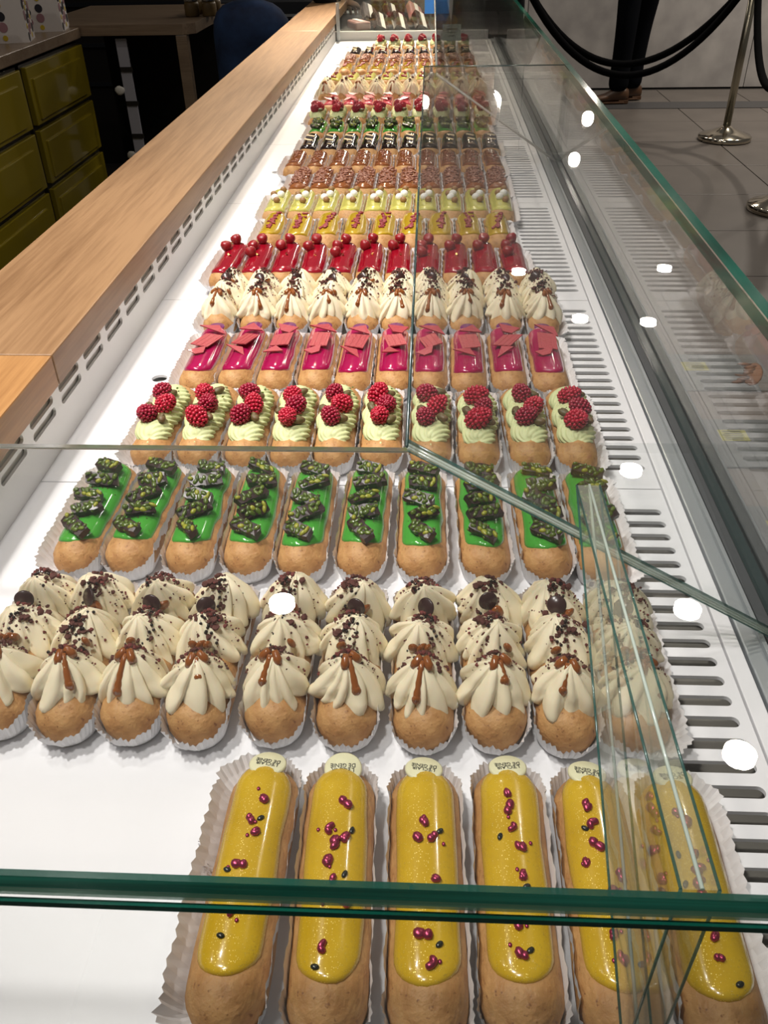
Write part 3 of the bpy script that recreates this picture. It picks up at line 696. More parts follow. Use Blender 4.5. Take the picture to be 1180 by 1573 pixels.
def eclair(kind, x, y, side, label, group, far=False, yaw=0, idx=0, spots=None):
    rz = R(yaw)+R(rnd.uniform(-1.6, 1.6)); t = thing('eclair', label, 'pastry', (x, y, ZD+.0003), rz, group)
    link('paper_case', PC[(side, idx % 3)], t)
    link('choux', CH[(idx % 5)] if kind not in ('lime', 'nuts', 'dark') else CH[5+idx % 3], t)
    r_ = random.Random(idx*31+len(label)); v = idx
    def on(px, py, dz=0): return (px, py, top(px, py)+dz)
    if kind == 'gold':
        link('glaze', gz('glaze_gold', seed=v % 3, a0=-.033, a1=.047), t)
        lst = spots if spots else [(r_.gauss(0, .0035), q+r_.uniform(-.002, .002)) for q in (-.034, -.026, -.008, 0, .008, .016, .03, .038)]
        for k, (px, py) in enumerate(lst):
            link('foil_chip', NUG[(k+v*3) % 7], t, Mx(on(px, py, .0042), Rz(r_.uniform(0, 6)), r_.uniform(1.05, 1.45)))
            if r_.random() < .6:
                qx = px+r_.uniform(-.006, .006); link('foil_chip', NUG[7], t, Mx(on(qx, py+r_.uniform(-.005, .005), .0035)))
        for k in range(3):
            px = r_.choice((-1, 1))*r_.uniform(.003, .009); py = (-.038, -.002, .02)[k]+r_.uniform(-.006, .006)
            link('seed', SEED, t, Mx(on(px, py, .0036), Rz(r_.uniform(0, 6))))
        pl = link('plaque', DISC, t, Mx((r_.uniform(-.001, .001), .0600, .0262), E3(-.28 if v != 1 else .12, 0, r_.uniform(-.12, .12))), label='cream white chocolate plaque with black lettering')
        link('lettering', LOGO, pl, Mx((0, 0, .0029), E3(0, 0, pi+r_.uniform(-.1, .1))))
    elif kind == 'cream':
        for k, yy in enumerate((-.035, .002, .037)):
            o = link('cream_swirl', DOL[(v+k) % 4], t, Mx((r_.uniform(-.001, .001), yy, .0245), E3(.10 if k == 0 else -.05, r_.uniform(-.06, .06), r_.uniform(0, 6)), 1.0 if k else .97))
        link('crumbs', (CRUMB_S[v % 2] if far else CRUMB[v % 4]), t, None, kind='stuff')
        if not far or v % 2: link('caramel_drip', DRIP[v % 4], t)
        if not far:
            link('caramel_pool', POOL[v % 3], t); link('chocolate_disc', CDISC, t, Mx((r_.uniform(-.005, .004), .017+r_.uniform(-.004, .004), .0475), E3(R(r_.uniform(45, 75)), 0, r_.uniform(-.9, .4))))
    elif kind == 'green':
        link('glaze', gz('glaze_green', seed=v % 4, wav=.0016, t=.0022, a0=-.036), t)
        if not far:
            link('crumbs', GCR[v % 2], t, kind='stuff')
        ys = (-.041, -.019, .001, .022, .043) if not far else (-.03, .0, .03)
        an = (-.75, .35, .55 if v % 2 else -.35, .15, -.3)
        for k, yy in enumerate(ys):
            b = BARK[(v+k) % 5]; px = (.001, .001, -.003, .002, .001)[k]+r_.uniform(-.002, .002)-(.002 if k == 0 else 0)
            o = link('chocolate_bark', b[0], t, Mx(on(px*.8, yy, .0062+.0008*(k % 2)), E3(r_.uniform(.25, .9)*(1 if k % 2 else .6), r_.uniform(-.16, .16), an[k]+r_.uniform(-.25, .25))))
            link('pistachio_pieces', b[1], o, kind='stuff')
    elif kind == 'rasp':
        link('cream_rope', ROPE[v % 3], t, Mx((0, -.002, 0), Rz(0)))
        P_ = [(-.004, -.030), (.005, -.010), (-.004, .013)] if v % 2 else [(-.001, -.032), (.0045, -.012), (-.003, .010)]
        for k, (px, py) in enumerate(P_):
            q = link('raspberry', RASP[(v+k*3) % 4], t, Mx((px+r_.uniform(-.0015, .0015), py+r_.uniform(-.002, .002), .0435), E3(r_.uniform(-1.2, -.4), r_.uniform(-1, 1), r_.uniform(0, 6)), r_.uniform(.95, 1.1)))
        for k, (px, py) in enumerate(((.0085, -.031), (-.009, -.014), (.0065, .018))):
            link('pistachio', NUT[(v+k) % 2], t, Mx((px+r_.uniform(-.002, .002), py+r_.uniform(-.004, .004), .0405), E3(r_.uniform(-.3, .3), 0, r_.uniform(0, 3)), 1.35))
        if not far: link('nut_crumbs', bits('nut_green', [(r_.gauss(0, .006), r_.uniform(-.03, .035), .0385) for _ in range(16)], .0010, v), t, kind='stuff')
    elif kind in ('magenta', 'pink'):
        link('glaze', gz('glaze_magenta' if kind == 'magenta' else 'glaze_pink', seed=v % 3, a0=-.036, wg=.0150, t=.003), t)
        if kind == 'magenta': link('purple_disc', PDISC, t, Mx((.001, .058, .029), E3(.05, 0, 0)), label='thin purple chocolate disc')
        link('chocolate_shard', SHB[v % 4], t, Mx(on(-.003 if v < 4 else .001, .010, .0062), E3(r_.uniform(-.15, .1), r_.uniform(-.15, .15), r_.uniform(-.5, .3))))
        link('chocolate_shard', SHT[v % 3], t, Mx(on(-.004, -.016, .0062), E3(.25, r_.uniform(-.3, .3), r_.uniform(-.5, .5)), 1.2))
        link('chocolate_shard', SHT[(v+1) % 3], t, Mx(on(.003, .034, .0085), E3(.3, .15, r_.uniform(-.6, .2)), 1.4))
    elif kind == 'red':
        link('glaze', gz('glaze_red', seed=v % 2, a0=-.04, wg=.016, t=.003), t)
        for k, (px, py) in enumerate(((.0, .047), (-.0095, .024), (-.0085, -.002))[:3 if v % 3 == 1 else 2]):
            o = link('wild_strawberry', STRAW, t, Mx(on(px, py, .0085), E3(r_.uniform(-.5, .5), r_.uniform(-.5, .5), 0), 1.22))
        link('gold_leaf', LEAF, t, Mx(on(-.004, .032, .009), E3(.6, 0, r_.uniform(0, 3)))); link('gold_leaf', LEAF, t, Mx(on(.002, -.004, .004), E3(0, 0, r_.uniform(0, 3))))
    elif kind == 'olive':
        link('glaze', gz('glaze_olive', seed=v % 3, a0=-.028, a1=.048, wg=.0158, wav=.002), t)
        link('red_crumbs', REDC[v % 3], t, kind='stuff')
    elif kind == 'lime':
        link('glaze', gz('glaze_lime', seed=v % 2, a0=-.04, wg=.0165), t)
        for k, (m_, px, py) in enumerate(((BALLW, -.002, -.012), (BALLB, .004, -.026), (BALLB, -.006, .012), (BALLW, .004, .008), (BALLB, .005, .036))): link('meringue_ball' if m_ is BALLW else 'hazelnut_ball', m_, t, Mx(on(px+r_.uniform(-.0015, .0015), py, .0062)))
    elif kind == 'nuts':
        link('glaze', gz('glaze_caramel', a0=-.042, wg=.0165), t); link('chopped_nuts', CHOPS[v % 3], t, kind='stuff')
    elif kind == 'caramel':
        link('glaze', gz('glaze_caramel', seed=1, a0=-.038, wg=.0155), t); link('chopped_nuts', CARN[v % 2], t, kind='stuff')
    elif kind == 'dark':
        link('glaze', gz('glaze_black', a0=-.040, wg=.0165, t=.004), t)
        for k in range(3): link('chocolate_strip', SLAB if k != 1 else SLABD, t, Mx(on(r_.uniform(-.002, .002), -.022+.017*k, .008), E3(.7, .1, -.35+r_.uniform(-.2, .2))))
    elif kind == 'fruit':
        link('glaze', gz('glaze_lime', seed=3, a0=-.04, wg=.0155), t); link('berry_pieces', RCUT, t, kind='stuff')
    if kind == 'gold': t.scale = (1, 1.07, 1)
    return t

ORD = ['first', 'second', 'third', 'fourth', 'fifth', 'sixth', 'seventh', 'eighth', 'ninth', 'tenth', 'eleventh']
def lin(a, b, n): return [a+(b-a)*k/(n-1) for k in range(n)]
C = .0665   # near end to centre
ROWS = [
 ('gold', .165+C+.002, [-.087, -.042, .004, .048, .092, .137], 'yellow glazed eclair with pink chips', 'front row of yellow glazed eclairs', 0),
 ('cream', .327+C, [-.262, -.221, -.179, -.137, -.090, -.045, .001, .045, .088, .132], 'white cream swirl eclair with chocolate disc', 'second row, cream swirl eclairs', 0),
 ('green', .481+C, [-.266, -.224, -.179, -.135, -.092, -.046, -.001, .046, .092, .134], 'bright green eclair with chocolate bark', 'third row, bright green eclairs', 0),
 ('rasp', .630+C, [-.247, -.205, -.163, -.122, -.082, -.040, .006, .049, .093, .136], 'raspberry eclair with pistachio cream', 'fourth row, raspberry pistachio eclairs', 0),
 ('magenta', .768+C, [-.238, -.197, -.157, -.115, -.075, -.034, .004, .045, .086, .128], 'magenta eclair with pink shards', 'fifth row, magenta eclairs', 0),
 ('cream', .914+C, [-.244, -.202, -.159, -.117, -.074, -.034, .005, .047, .091, .135], 'cream swirl eclair with dark crumbs', 'sixth row, cream swirl eclairs', 0),
 ('red', 1.125, lin(-.268, .116, 11), 'red glazed eclair with strawberries', 'seventh row, red glazed eclairs', 0),
 ('olive', 1.262, lin(-.233, .103, 9), 'olive yellow eclair with red crumbs', 'eighth row, olive yellow eclairs', 1),
 ('lime', 1.395, lin(-.243, .117, 10), 'pale lime eclair with white and brown balls', 'ninth row, pale lime eclairs', 1),
 ('nuts', 1.528, lin(-.222, .118, 10), 'eclair heaped with chopped brown nuts', 'tenth row, chopped nut eclairs', 1),
 ('caramel', 1.662, lin(-.248, .119, 10), 'glossy caramel glazed eclair with nut pieces', 'eleventh row, caramel eclairs', 1),
 ('dark', 1.800, lin(-.238, .122, 10), 'black glazed eclair with pale chocolate strips', 'twelfth row, black glazed eclairs', 1),
 ('green', 1.938, lin(-.237, .112, 10), 'green glazed eclair with dark pieces', 'thirteenth row, small green eclairs', 1),
 ('rasp', 2.078, lin(-.252, .120, 9), 'far raspberry eclair on pale green cream', 'fourteenth row, raspberry eclairs', 1),
 ('pink', 2.220, lin(-.236, .120, 9), 'far pink glazed eclair with pink shards', 'fifteenth row, pink eclairs', 1),
 ('cream', 2.370, lin(-.262, .122, 10), 'far cream swirl eclair in warm light', 'sixteenth row, far cream swirl eclairs', 1),
 ('fruit', 2.560, lin(-.258, .122, 9), 'far yellow eclair with red fruit pieces', 'seventeenth row, yellow eclairs with red fruit', 1),
 ('olive', 2.730, lin(-.244, .118, 9), 'far yellow eclair with red crumbs', 'eighteenth row, yellow crumb eclairs', 1),
 ('nuts', 2.885, lin(-.242, .118, 9), 'far eclair topped with brown nuts', 'nineteenth row, brown nut eclairs', 1),
 ('dark', 3.045, lin(-.238, .112, 9), 'far black topped eclair with pale strips', 'twentieth row, black topped eclairs', 1),
 ('rasp', 3.215, lin(-.165, .112, 7), 'farthest raspberry eclair by the end wall', 'last row, raspberry eclairs by the end wall', 1),
]
GS = {0: [(.004, .037), (-.001, .024), (.001, .018), (-.002, .001), (-.001, -.022)],
      1: [(.0035, .036), (-.004, .022), (-.001, .014), (.004, .018), (-.002, .005), (0, -.004), (.001, -.014), (.006, -.014), (-.003, -.035)],
      2: [(.000, .027), (-.004, .019), (.003, .018), (.0055, -.004), (-.002, -.028), (.002, -.041)],
      3: [(-.001, .043), (-.001, .033), (-.0, .022), (.003, .013), (.002, -.002), (-.002, -.026), (-.001, -.038)]}
for ri, (kind, yc, xs, lab, grp, far) in enumerate(ROWS):
    for i, x in enumerate(xs):
        side = -1 if i == 0 else (1 if i == len(xs)-1 else 0)
        eclair(kind, x, yc+rnd.uniform(-.002, .002), side, '%s, %s from left in the %s' % (lab, ORD[i], grp.split(',')[0].replace('front row of yellow glazed eclairs', 'front row')), grp, bool(far), 0 if ri > 3 else 0, i+ri, GS.get(i) if ri == 0 else None)
# print showing through the first paper case
fe = [o for o in bpy.data.objects if o.name.startswith('eclair') and o.get('group') == 'front row of yellow glazed eclairs'][0]
pc = [c for c in fe.children if c.name.startswith('paper_case')][0]
link('paper_print', text_mesh("L'ECLAIR DE GENIE", .0050, 'print_grey', 'paper_print'), pc, Matrix.Translation((-W2-.0050, .010, .0125)) @ Matrix(((0, -.46, 0), (-1, 0, 0), (0, .89, 1))).to_4x4(), label='grey lettering seen through the paper')

# ------------------------------------------------------------------ price card, blue sign, packets beyond the case
t = thing('price_card', 'small pale green price card on a stem among the far right eclairs', 'sign', (.069, 3.138, ZD))
link('card', MB('pale_card').box((0, 0, .066), (.060, .0015, .050), E3(-.5, 0, 0), bev=.0003).mesh('card'), t); link('stem', MB('steel').tube([(0, .002, .0), (0, .002, .05)], .0012, 8).mesh('stem'), t)
mbp = MB('print_black')
for k in range(3): mbp.box((0, -.0016+.009*(1-k)*math.tan(.5), .066+.009*(1-k)), (.034-.006*k, .0006, .0018), E3(-.5, 0, 0))
link('small_print', mbp.mesh('small_print'), t)
t = thing('blue_sign', 'bright blue card sign on a thin rod standing at the far end wall', 'sign', (.020, 3.44, ZD+.0005))
link('foot', MB('steel').cyl((0, 0, .002), .005, .004, 16).mesh('foot'), t); link('rod', MB('steel').tube([(0, 0, .003), (0, 0, .095)], .0014, 8).mesh('rod'), t)
link('card', MB('blue_card').box((.002, -.002, .140), (.086, .0016, .100), E3(0, 0, 0), bev=.0003).mesh('card'), t)
sq = [(-.010+.006*k, -.0032, .118+.006*sin(k*1.9)) for k in range(6)]
link('handwriting', MB('print_black').tube(sq, .0006, 6).mesh('handwriting'), t)
ds = MB('dark_wall').box((-.06, 3.95, ZD-.01), (.70, .78, .04)).box((-.06, 3.95, .42), (.66, .74, .84))
tag(link('end_counter', ds.mesh('end_counter')), 'dark counter at the far end of the case holding packets', 'counter')
eg = MB('clear_glass').box((-.07, 3.555, ZD+.075), (.54, .006, .15)); tag(link('end_screen', eg.mesh('end_screen')), 'low clear glass screen at the far end of the case', 'glass pane')
def packet(x, y, z, lab, m, rx, ry, rz, sz=(.055, .09, .035)):
    t = thing('packet', lab, 'packet', (x, y, z), rz, 'packets beyond the far end')
    b = MB(m).box((0, 0, 0), sz, E3(rx, ry, 0), bev=.006); link('wrapper', b.mesh('wrapper'), t)
    link('label', MB('label_white').box((0, 0, sz[2]/2+.0015), (sz[0]*.3, sz[1]*.9, .001)).mesh('label'), t, Mx((0, 0, 0), E3(rx, ry, 0)), label='pale paper strip')
    for k in range(3): link('biscuit', MB('cookie').cyl((0, 0, 0), sz[0]*.28, .006, 12).mesh('biscuit'), t, Mx((sz[0]*.22*(k-1), sz[1]*.28*(k-1), 0), E3(rx, ry, 0) @ Matrix.Translation((0, 0, sz[2]/2)).to_3x3()))
px = [(-.27, 3.66, 'packet_pink', 'leftmost pinkish packet lying flat beyond the far end'), (-.19, 3.68, 'packet_brown', 'second dark packet leaning beyond the far end'), (-.115, 3.66, 'packet_brown', 'third dark packet leaning in the middle beyond the far end'), (-.035, 3.68, 'packet_brown', 'fourth dark packet leaning beyond the far end'), (-.24, 3.80, 'packet_brown', 'dark packet behind the leftmost ones at the far end'), (-.15, 3.80, 'packet_brown', 'dark packet in the back middle at the far end'), (-.06, 3.80, 'packet_pink', 'back packet with pale label near the dark glass line')]
for k, (x, y, m, lab) in enumerate(px): packet(x, y, ZD+.036 if k < 4 else ZD+.055, lab, m, .45 if k else 0, .5 if k else 0, .4, (.06, .11, .028))
t = thing('biscuit_stack', 'stack of golden biscuits behind the pale price card', 'biscuits', (.045, 3.70, ZD+.012))
for k in range(6): link('biscuit', MB('cookie').cyl((0, 0, 0), .022, .009, 16).mesh('biscuit'), t, Mx(((k % 2)*.045-.01, 0, .006+.011*(k//2)+.0), E3(1.2, 0, .2)))

# ------------------------------------------------------------------ stanchions and ropes
def stanchion(x, y, lab):
    t = thing('stanchion', lab, 'stanchion', (x, y, .002), 0, 'rope stanchions')
    link('base', MB('steel').lathe([(.16, 0), (.165, .004), (.165, .024), (.155, .032), (.10, .050), (.045, .072), (.030, .085), (.0001, .086)], n=40).mesh('base'), t)
    link('pole', MB('steel_dull').cyl((0, 0, .50), .0235, .84, 24).mesh('pole'), t)
    link('collar', MB('steel').lathe([(.024, .86), (.036, .868), (.036, .90), (.024, .908)], n=24).mesh('collar'), t)
    link('finial', MB('steel').lathe([(.024, .93), (.034, .95), (.03, .975), (.0001, .985)], n=24).mesh('finial'), t)
    return t
stanchion(1.908, 5.944, 'steel stanchion with round domed base standing on grey tiles, pole in full view')
stanchion(1.77, 4.42, 'steel stanchion at the right frame edge, only its round base in view')
stanchion(.53, 6.02, 'steel stanchion half hidden behind the front glass, left end of the rope')
def rope_obj(a, b, sag, lab, dy=0, r=.021):
    t = thing('velvet_rope', lab, 'rope', (0, 0, 0), 0, 'black barrier ropes'); n = 28
    A = Vector(a); B = Vector(b); pts = []
    for k in range(n+1):
        u = k/n; p = A.lerp(B, u); p.z -= sag*(1-(2*u-1)**2)**.92; p.y += dy*sin(pi*u); pts.append(p)
    link('rope', MB('velvet').tube(pts, r, 12).mesh('rope'), t)
    for q, s_ in ((0, 1), (n, -1)):
        link('hook', MB('steel').tube([pts[q], pts[q].lerp(pts[q+s_], .7)], r*1.12, 12).mesh('hook'), t, label='chrome end cap')
rope_obj((.565, 6.02, .885), (1.875, 5.945, .885), .50, 'black velvet rope hanging lowest between two stanchions', -.06)
rope_obj((.565, 6.03, .885), (1.875, 5.955, .885), .455, 'upper of the two black ropes between the stanchions', .05)
rope_obj((1.912, 5.91, .885), (1.775, 4.45, .885), .45, 'black rope dropping right of the tall stanchion toward the frame edge', 0)

# ------------------------------------------------------------------ people
def skin_body(name, verts, edges, radii, m, parent, sub=2, label=None):
    me = bpy.data.meshes.new(name); me.from_pydata(verts, edges, []); o = bpy.data.objects.new(name, me); COL.objects.link(o)
    sk = o.modifiers.new('skin', 'SKIN'); ly = me.skin_vertices[0].data if me.skin_vertices else None
    if ly is None:
        bpy.context.view_layer.objects.active = o; bpy.context.view_layer.update(); ly = me.skin_vertices[0].data
    for i, r in enumerate(radii): ly[i].radius = r if hasattr(r, '__len__') else (r, r)
    ly[0].use_root = True
    ss = o.modifiers.new('sub', 'SUBSURF'); ss.levels = sub; ss.render_levels = sub
    bpy.context.view_layer.update()
    dg = bpy.context.evaluated_depsgraph_get(); m2 = bpy.data.meshes.new_from_object(o.evaluated_get(dg))
    bpy.data.objects.remove(o)
    for p in m2.polygons: p.use_smooth = True
    m2.materials.clear(); m2.materials.append(MAT[m])
    return link(name, m2, parent, None, label)
def boot(parent, x, y, yaw, h=.0):
    mb = MB('boot'); rs = []
    for k in range(11):
        u = k/10; X = -.095+.29*u; wd = (.034, .040, .041, .040, .037, .040, .046, .048, .044, .032, .012)[k]; ht = (.085, .105, .11, .108, .095, .075, .060, .052, .045, .036, .020)[k]
        rs.append([(X, wd*cos(a)*(1.0), .012+ht*.5+ht*.5*sin(a)) for a in [2*pi*j/16 for j in range(16)]])
    mb.rings(rs, cap0=True, cap1=True).box((.06, 0, .010), (.25, .082, .014), bev=.004).box((-.06, 0, .014), (.075, .07, .026), bev=.003)
    return link('boot', mb.mesh('boot'), parent, Matrix.Translation((x, y, h)) @ Rz(yaw).to_4x4())
def torso(parent, m, lean=0, arms=((.0, 0),)):
    V = [(0, 0, .95), (0, 0, 1.08), (0, 0, 1.22), (0, 0, 1.36), (0, 0, 1.45)]
    r = [(.17, .115), (.15, .10), (.17, .115), (.185, .10), (.07, .06)]; Ed = [(0, 1), (1, 2), (2, 3), (3, 4)]
    return V, r, Ed
def head(parent, x, y, z, yaw):
    mb = MB('skin'); rs = []
    for k in range(15):
        a = -pi/2+pi*k/14; z_ = .118*sin(a); r = .078*cos(a)**.75 if cos(a) > 0 else 0
        rs.append([(r*cos(b)*(1 if z_ > -.02 else .82+.18*(1+(z_+.02)*8)), r*1.18*sin(b)*(1 if z_ > -.02 else .9), z_) for b in [2*pi*j/20 for j in range(20)]])
    mb.rings(rs); mb.ico((0, -.096, -.012), (.012, .016, .020), 2); mb.ico((0, -.082, -.055), (.024, .010, .007), 2)
    for s_ in (-1, 1): mb.ico((.078*s_, .0, -.005), (.010, .018, .028), 2); 
    mb.tube([(0, .01, -.20), (0, .008, -.08)], .050, 14)
    M = Matrix.Translation((x, y, z)) @ Rz(yaw).to_4x4()
    h = link('head', mb.mesh('head'), parent, M)
    e = MB('label_white', 'dot_black')
    for s_ in (-1, 1): e.ico((.030*s_, -.083, .012), (.013, .008, .007), 2); e.ico((.030*s_, -.0905, .012), (.005, .002, .005), 2, 1)
    link('eyes', e.mesh('eyes'), h)
    hm = MB('hair'); hm.ico((0, .018, .030), (.088, .098, .100), 3); hm.ico((0, .065, -.02), (.075, .045, .08), 2)
    link('hair', hm.mesh('hair'), h)
def hand(parent, M):
    """palm with five curled fingers, skin coloured"""
    mb = MB('skin'); mb.ico((0, .045, 0), (.040, .052, .015), 3)
    for k, (x, l) in enumerate(((-.030, .058), (-.011, .070), (.010, .074), (.029, .066))):
        mb.tube([(x, .07, 0), (x*1.05, .09+l*.25, -.002), (x*1.08, .09+l*.6, -.014), (x*1.08, .085+l*.82, -.034)], [.0095, .009, .008, .006], 8)
    mb.tube([(.030, .018, 0), (.055, .045, -.006), (.060, .078, -.016)], [.011, .010, .007], 8)
    link('hand', mb.mesh('hand'), parent, M)
# customer in black trousers beyond the rope
p1 = thing('person', 'person in black trousers and brown boots standing beyond the rope by marble wall', 'person', (1.50, 7.14, .006), 0)
skin_body('trousers', [(0, 0, .96), (0, 0, 1.02), (-.075, .0, .86), (-.075, -.015, .50), (-.075, .0, .28), (-.075, .01, .07), (.075, .02, .86), (.055, .10, .50), (.05, .13, .28), (.05, .14, .07)],
          [(0, 1), (0, 2), (2, 3), (3, 4), (4, 5), (0, 6), (6, 7), (7, 8), (8, 9)], [(.15, .11), (.15, .11), .098, .082, .076, .084, .098, .082, .076, .084], 'trousers', p1)
boot(p1, -.09, .0, R(184)); boot(p1, .035, .14, R(192))
skin_body('jacket', [(0, 0, .98), (0, .0, 1.14), (0, 0, 1.30), (0, 0, 1.44), (.20, 0, 1.40), (.27, .02, 1.16), (.14, -.20, 1.17), (-.20, 0, 1.40), (-.27, .02, 1.16), (-.14, -.20, 1.13)],
          [(0, 1), (1, 2), (2, 3), (2, 4), (4, 5), (5, 6), (2, 7), (7, 8), (8, 9)], [(.165, .12), (.15, .11), (.17, .12), .07, .062, .05, .04, .062, .05, .04], 'coat', p1)
head(p1, 0, 0, 1.64, R(-20))
for s_ in (-1, 1): hand(p1, Matrix.Translation((.13*s_, -.20, 1.15+.02*s_)) @ E3(0, 0, R(90*s_)).to_4x4())
# staff member in jeans behind the oak ledge
p2 = thing('person', 'staff person in blue jeans and dark navy top standing behind the oak ledge', 'person', (-.74, 3.93, .006), 0)
skin_body('jeans', [(0, 0, .93), (.0, 0, .99), (-.06, -.01, .80), (-.07, -.02, .50), (-.075, .0, .28), (-.08, .0, .07), (.10, .02, .80), (.10, .03, .50), (.10, .05, .28), (.10, .06, .07)],
          [(0, 1), (0, 2), (2, 3), (3, 4), (4, 5), (0, 6), (6, 7), (7, 8), (8, 9)], [(.165, .13), (.155, .115), .098, .072, .058, .055, .098, .072, .058, .055], 'jeans', p2)
boot(p2, -.08, .0, R(-80)); boot(p2, .10, .06, R(-70))
skin_body('sweater', [(0, 0, 1.02), (0, .0, 1.14), (.01, .0, 1.28), (.01, 0, 1.40), (.18, -.02, 1.36), (.25, -.03, 1.15), (.30, .02, .98), (.36, .10, .96), (-.18, 0, 1.36), (-.25, .0, 1.14), (-.06, .16, 1.12)],
          [(0, 1), (1, 2), (2, 3), (2, 4), (4, 5), (5, 6), (6, 7), (2, 8), (8, 9), (9, 10)], [(.16, .125), (.14, .11), (.155, .11), .06, .062, .055, .048, .036, .062, .05, .035], 'navy_top', p2)
head(p2, .01, -.01, 1.60, R(60))
hand(p2, Matrix.Translation((.365, .105, .955)) @ E3(R(-10), 0, R(-20)).to_4x4()); hand(p2, Matrix.Translation((-.06, .16, 1.12)) @ E3(0, 0, R(-50)).to_4x4())
# customer in a dark coat at the far end
p3 = thing('person', 'person in a long dark coat standing beyond the far right end of the case', 'person', (.27, 4.66, .006), 0)
skin_body('coat', [(0, 0, .62), (0, 0, .90), (0, 0, 1.16), (0, 0, 1.32), (0, 0, 1.46), (.19, 0, 1.41), (.25, -.01, 1.18), (.20, -.03, .95), (-.19, 0, 1.41), (-.25, -.01, 1.18), (-.20, -.03, .95)],
          [(0, 1), (1, 2), (2, 3), (3, 4), (3, 5), (5, 6), (6, 7), (3, 8), (8, 9), (9, 10)], [(.20, .15), (.19, .14), (.17, .125), (.18, .12), .07, .07, .055, .045, .07, .055, .045], 'coat', p3)
skin_body('trousers', [(0, 0, .80), (-.08, 0, .62), (-.09, 0, .30), (-.09, 0, .06), (.08, 0, .62), (.09, 0, .30), (.09, 0, .06)], [(0, 1), (1, 2), (2, 3), (0, 4), (4, 5), (5, 6)], [(.13, .10), .08, .062, .06, .08, .062, .06], 'trousers', p3)
boot(p3, -.09, -.01, R(-95)); boot(p3, .09, -.01, R(-85)); head(p3, 0, 0, 1.66, 0)

# ------------------------------------------------------------------ staff side furniture
def cabinet(y0, y1, lab, rows=3):
    t = thing('drawer_cabinet', lab, 'cabinet', (-1.43, (y0+y1)/2, .008), 0, 'yellow drawer cabinets'); w_ = y1-y0
    link('carcass', MB('cabinet_black').box((-.30, 0, .42), (.58, w_, .84)).mesh('carcass'), t)
    for k in range(rows+1):
        z = .862-.125-.205*k; h = .185 if k else .19
        if z < .1: continue
        d = link('drawer', MB('yellow_lacquer').box((0, 0, 0), (.022, w_-.02, h), bev=.003).mesh('drawer'), t, (.0, 0, z))
        link('drawer_panel', MB('yellow_lacquer').box((0, 0, 0), (.012, w_-.11, h-.055), bev=.003).mesh('drawer_panel'), d, (.013, -.015, -.012))
cabinet(2.42, 3.22, 'glossy mustard yellow drawer cabinet at the left frame edge, nearest of the two')
cabinet(3.25, 3.86, 'glossy mustard yellow drawer cabinet beside the desk, farther of the two')
wt = MB('desk_oak').box((-1.76, 3.12, ZD+.0), (.68, 1.48, .038), bev=.003)
tag(link('worktop', wt.mesh('worktop')), 'brown wooden worktop over the yellow drawers with gift boxes on it', 'worktop')
t = thing('desk', 'pale oak desk joined to the worktop with a dark open underside', 'desk', (-1.3, 4.25, 0))
link('desk_top', MB('desk_oak').prism([(-.34, -.385), (.30, -.385), (.345, -.34), (.345, .42), (-.34, .42)], ZD-.013, ZD+.025).mesh('desk_top'), t)
link('leg', MB('desk_oak').box((.29, -.36, .435), (.045, .045, .86), bev=.002).mesh('leg'), t)
link('leg', MB('desk_oak').box((.29, .38, .435), (.045, .045, .86), bev=.002).mesh('leg'), t)
link('back_panel', MB('cabinet_black').box((0, .36, .43), (.56, .02, .84)).mesh('back_panel'), t)
t = thing('banded_strip', 'pale vertical strip with dark bands hanging under the desk', 'strip', (-1.27, 3.90, 0))  # upright pale strip with dark bands and small pale lumps
link('strip', MB('white_strip').box((0, 0, .43), (.045, .008, .845)).mesh('strip'), t)
for k in range(4): link('band', MB('cabinet_black').box((.004, -.006, .74-.13*k), (.05, .006, .018)).mesh('band'), t)
for k in range(2): link('pale_lump', MB('label_white').ico((-.04, -.004, .66-.26*k), (.022, .006, .018), 2, 0, None, .1).mesh('pale_lump'), t)
# gift boxes
def gift(x, y, rz, lab, s=1.0, seed=0):
    t = thing('gift_box', lab, 'box', (x, y, ZD+.019), rz, 'dotted gift boxes on the worktop'); w_, d, h = .20*s, .15*s, .20*s
    mb = MB('box_white'); mb.rings([[(a*w_/2*k, b*d/2*k, z) for a, b in ((-1, -1), (1, -1), (1, 1), (-1, 1))] for k, z in ((1, 0), (.98, h*.8), (.90, h))], cap0=True, cap1=True, smooth=False); link('carton', mb.mesh('carton'), t)
    r_ = random.Random(seed); cells = [(i, j) for i in range(4) for j in range(5)]
    for f_ in range(2):
        for n_, m_ in enumerate(('dot_black', 'dot_mustard', 'dot_mauve')):
            q = MB(m_)
            for (i, j) in cells[n_::3]:
                if f_ == 0 and i == 3: continue
                rad = (.015, .009, .016)[n_]*s; u = (-.38+.24*i)*w_ if f_ == 0 else (-.38+.24*i)*d; z = (.08+.17*j)*h+(.02*s if i % 2 else 0)
                if z+rad > h*.82: continue
                if f_ == 0: q.cyl((u, -d/2-.0005, z), rad, .0012, 18, 0, E3(pi/2, 0, 0))
                else: q.cyl((w_/2+.0003, u, z), rad, .0012, 18, 0, E3(0, pi/2, 0))
            link('printed_dots', q.mesh('printed_dots'), t, kind='stuff', label={'dot_black': 'black printed dots', 'dot_mustard': 'mustard printed dots', 'dot_mauve': 'mauve printed dots'}[m_])
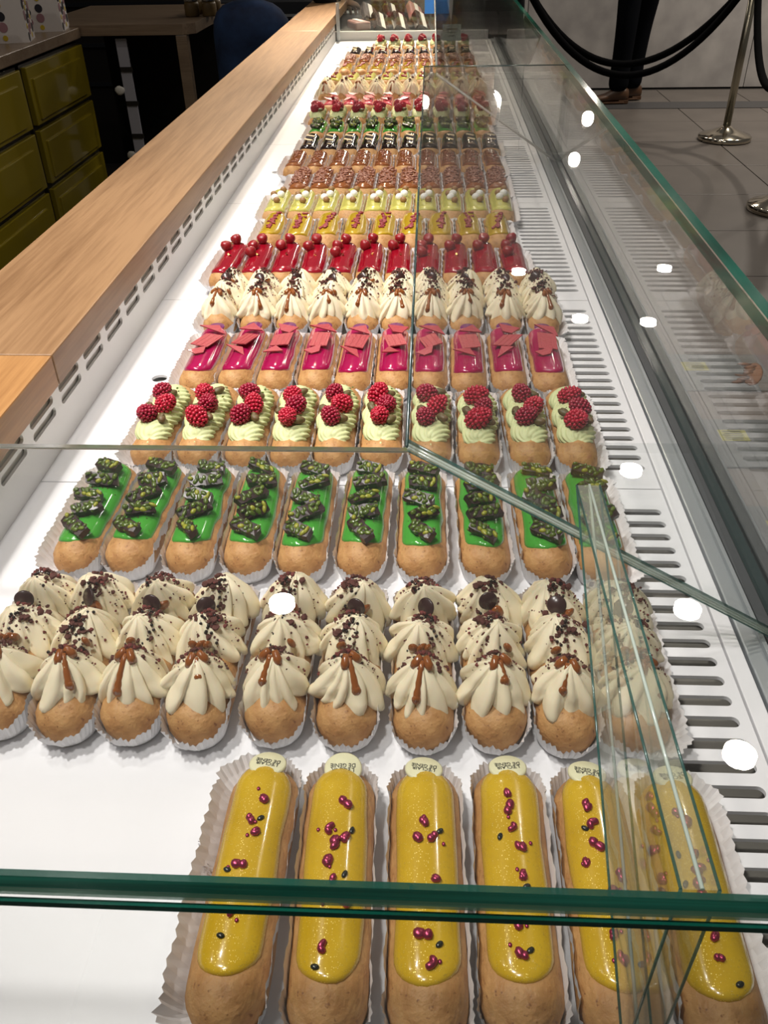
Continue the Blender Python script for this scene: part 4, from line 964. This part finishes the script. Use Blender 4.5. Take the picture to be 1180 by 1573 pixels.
gift(-1.60, 3.13, R(12), 'white gift box with coloured dots cut by the left frame edge', 1.0, 1)
gift(-1.565, 3.47, R(14), 'second white gift box with coloured dots, in the middle of the worktop', 1.0, 2)
gift(-1.545, 3.79, R(10), 'third white gift box with dots, nearest the desk', .95, 3)
# jars on the far end of the desk
for k in range(4):
    t = thing('glass_jar', 'small glass jar with silver lid at the right desk end, %s' % ('front left', 'front right', 'back left', 'back right')[k], 'jar', (-1.02+.075*(k % 2), 4.15+.10*(k//2), ZD+.025), 0, 'jars on the desk')
    link('jar', MB('jar_fill').lathe([(.028, 0), (.031, .004), (.031, .045), (.026, .055), (.0001, .055)], n=20).mesh('jar'), t)
    link('lid', MB('jar_lid').lathe([(.028, .0555), (.029, .058), (.029, .068), (.026, .071), (.0001, .071)], n=20).mesh('lid'), t)
# dark appliance and drawers beyond the desk
t = thing('oven', 'dark glass fronted appliance between the desk and the jeans person', 'appliance', (-.86, 5.25, 0))
link('body', MB('appliance').box((0, .3, .62), (.62, .6, .50), bev=.01).mesh('body'), t); link('door', MB('appliance').box((0, -.01, .60), (.54, .02, .34), bev=.004).mesh('door'), t)
link('trim', MB('rail_metal').box((0, -.022, .80), (.56, .006, .012)).mesh('trim'), t, label='dull metal strip')
t = thing('drawer_unit', 'brown wooden drawers under the dark appliance', 'drawers', (-.86, 5.25, .008))
link('body', MB('drawer_wood').box((0, .3, .18), (.62, .6, .36)).mesh('body'), t)
for k in range(2): link('drawer', MB('drawer_wood').box((0, -.012, .26-.17*k), (.60, .02, .15), bev=.003).mesh('drawer'), t)
t = thing('shelf_unit', 'dark low shelf behind the desk with a pale label', 'shelf', (-1.80, 5.6, 0))
link('body', MB('cabinet_black').box((0, 0, .5), (1.1, .4, 1.0)).mesh('body'), t)
for k in range(3): link('shelf', MB('appliance').box((0, -.21, .45+.2*k), (1.06, .02, .02)).mesh('shelf'), t)
tag(link('white_bin', MB('label_white').box((-.50, 4.75, .43), (.34, .3, .84), bev=.02).mesh('white_bin')), 'pale cabinet standing behind the end of the oak ledge', 'cabinet')
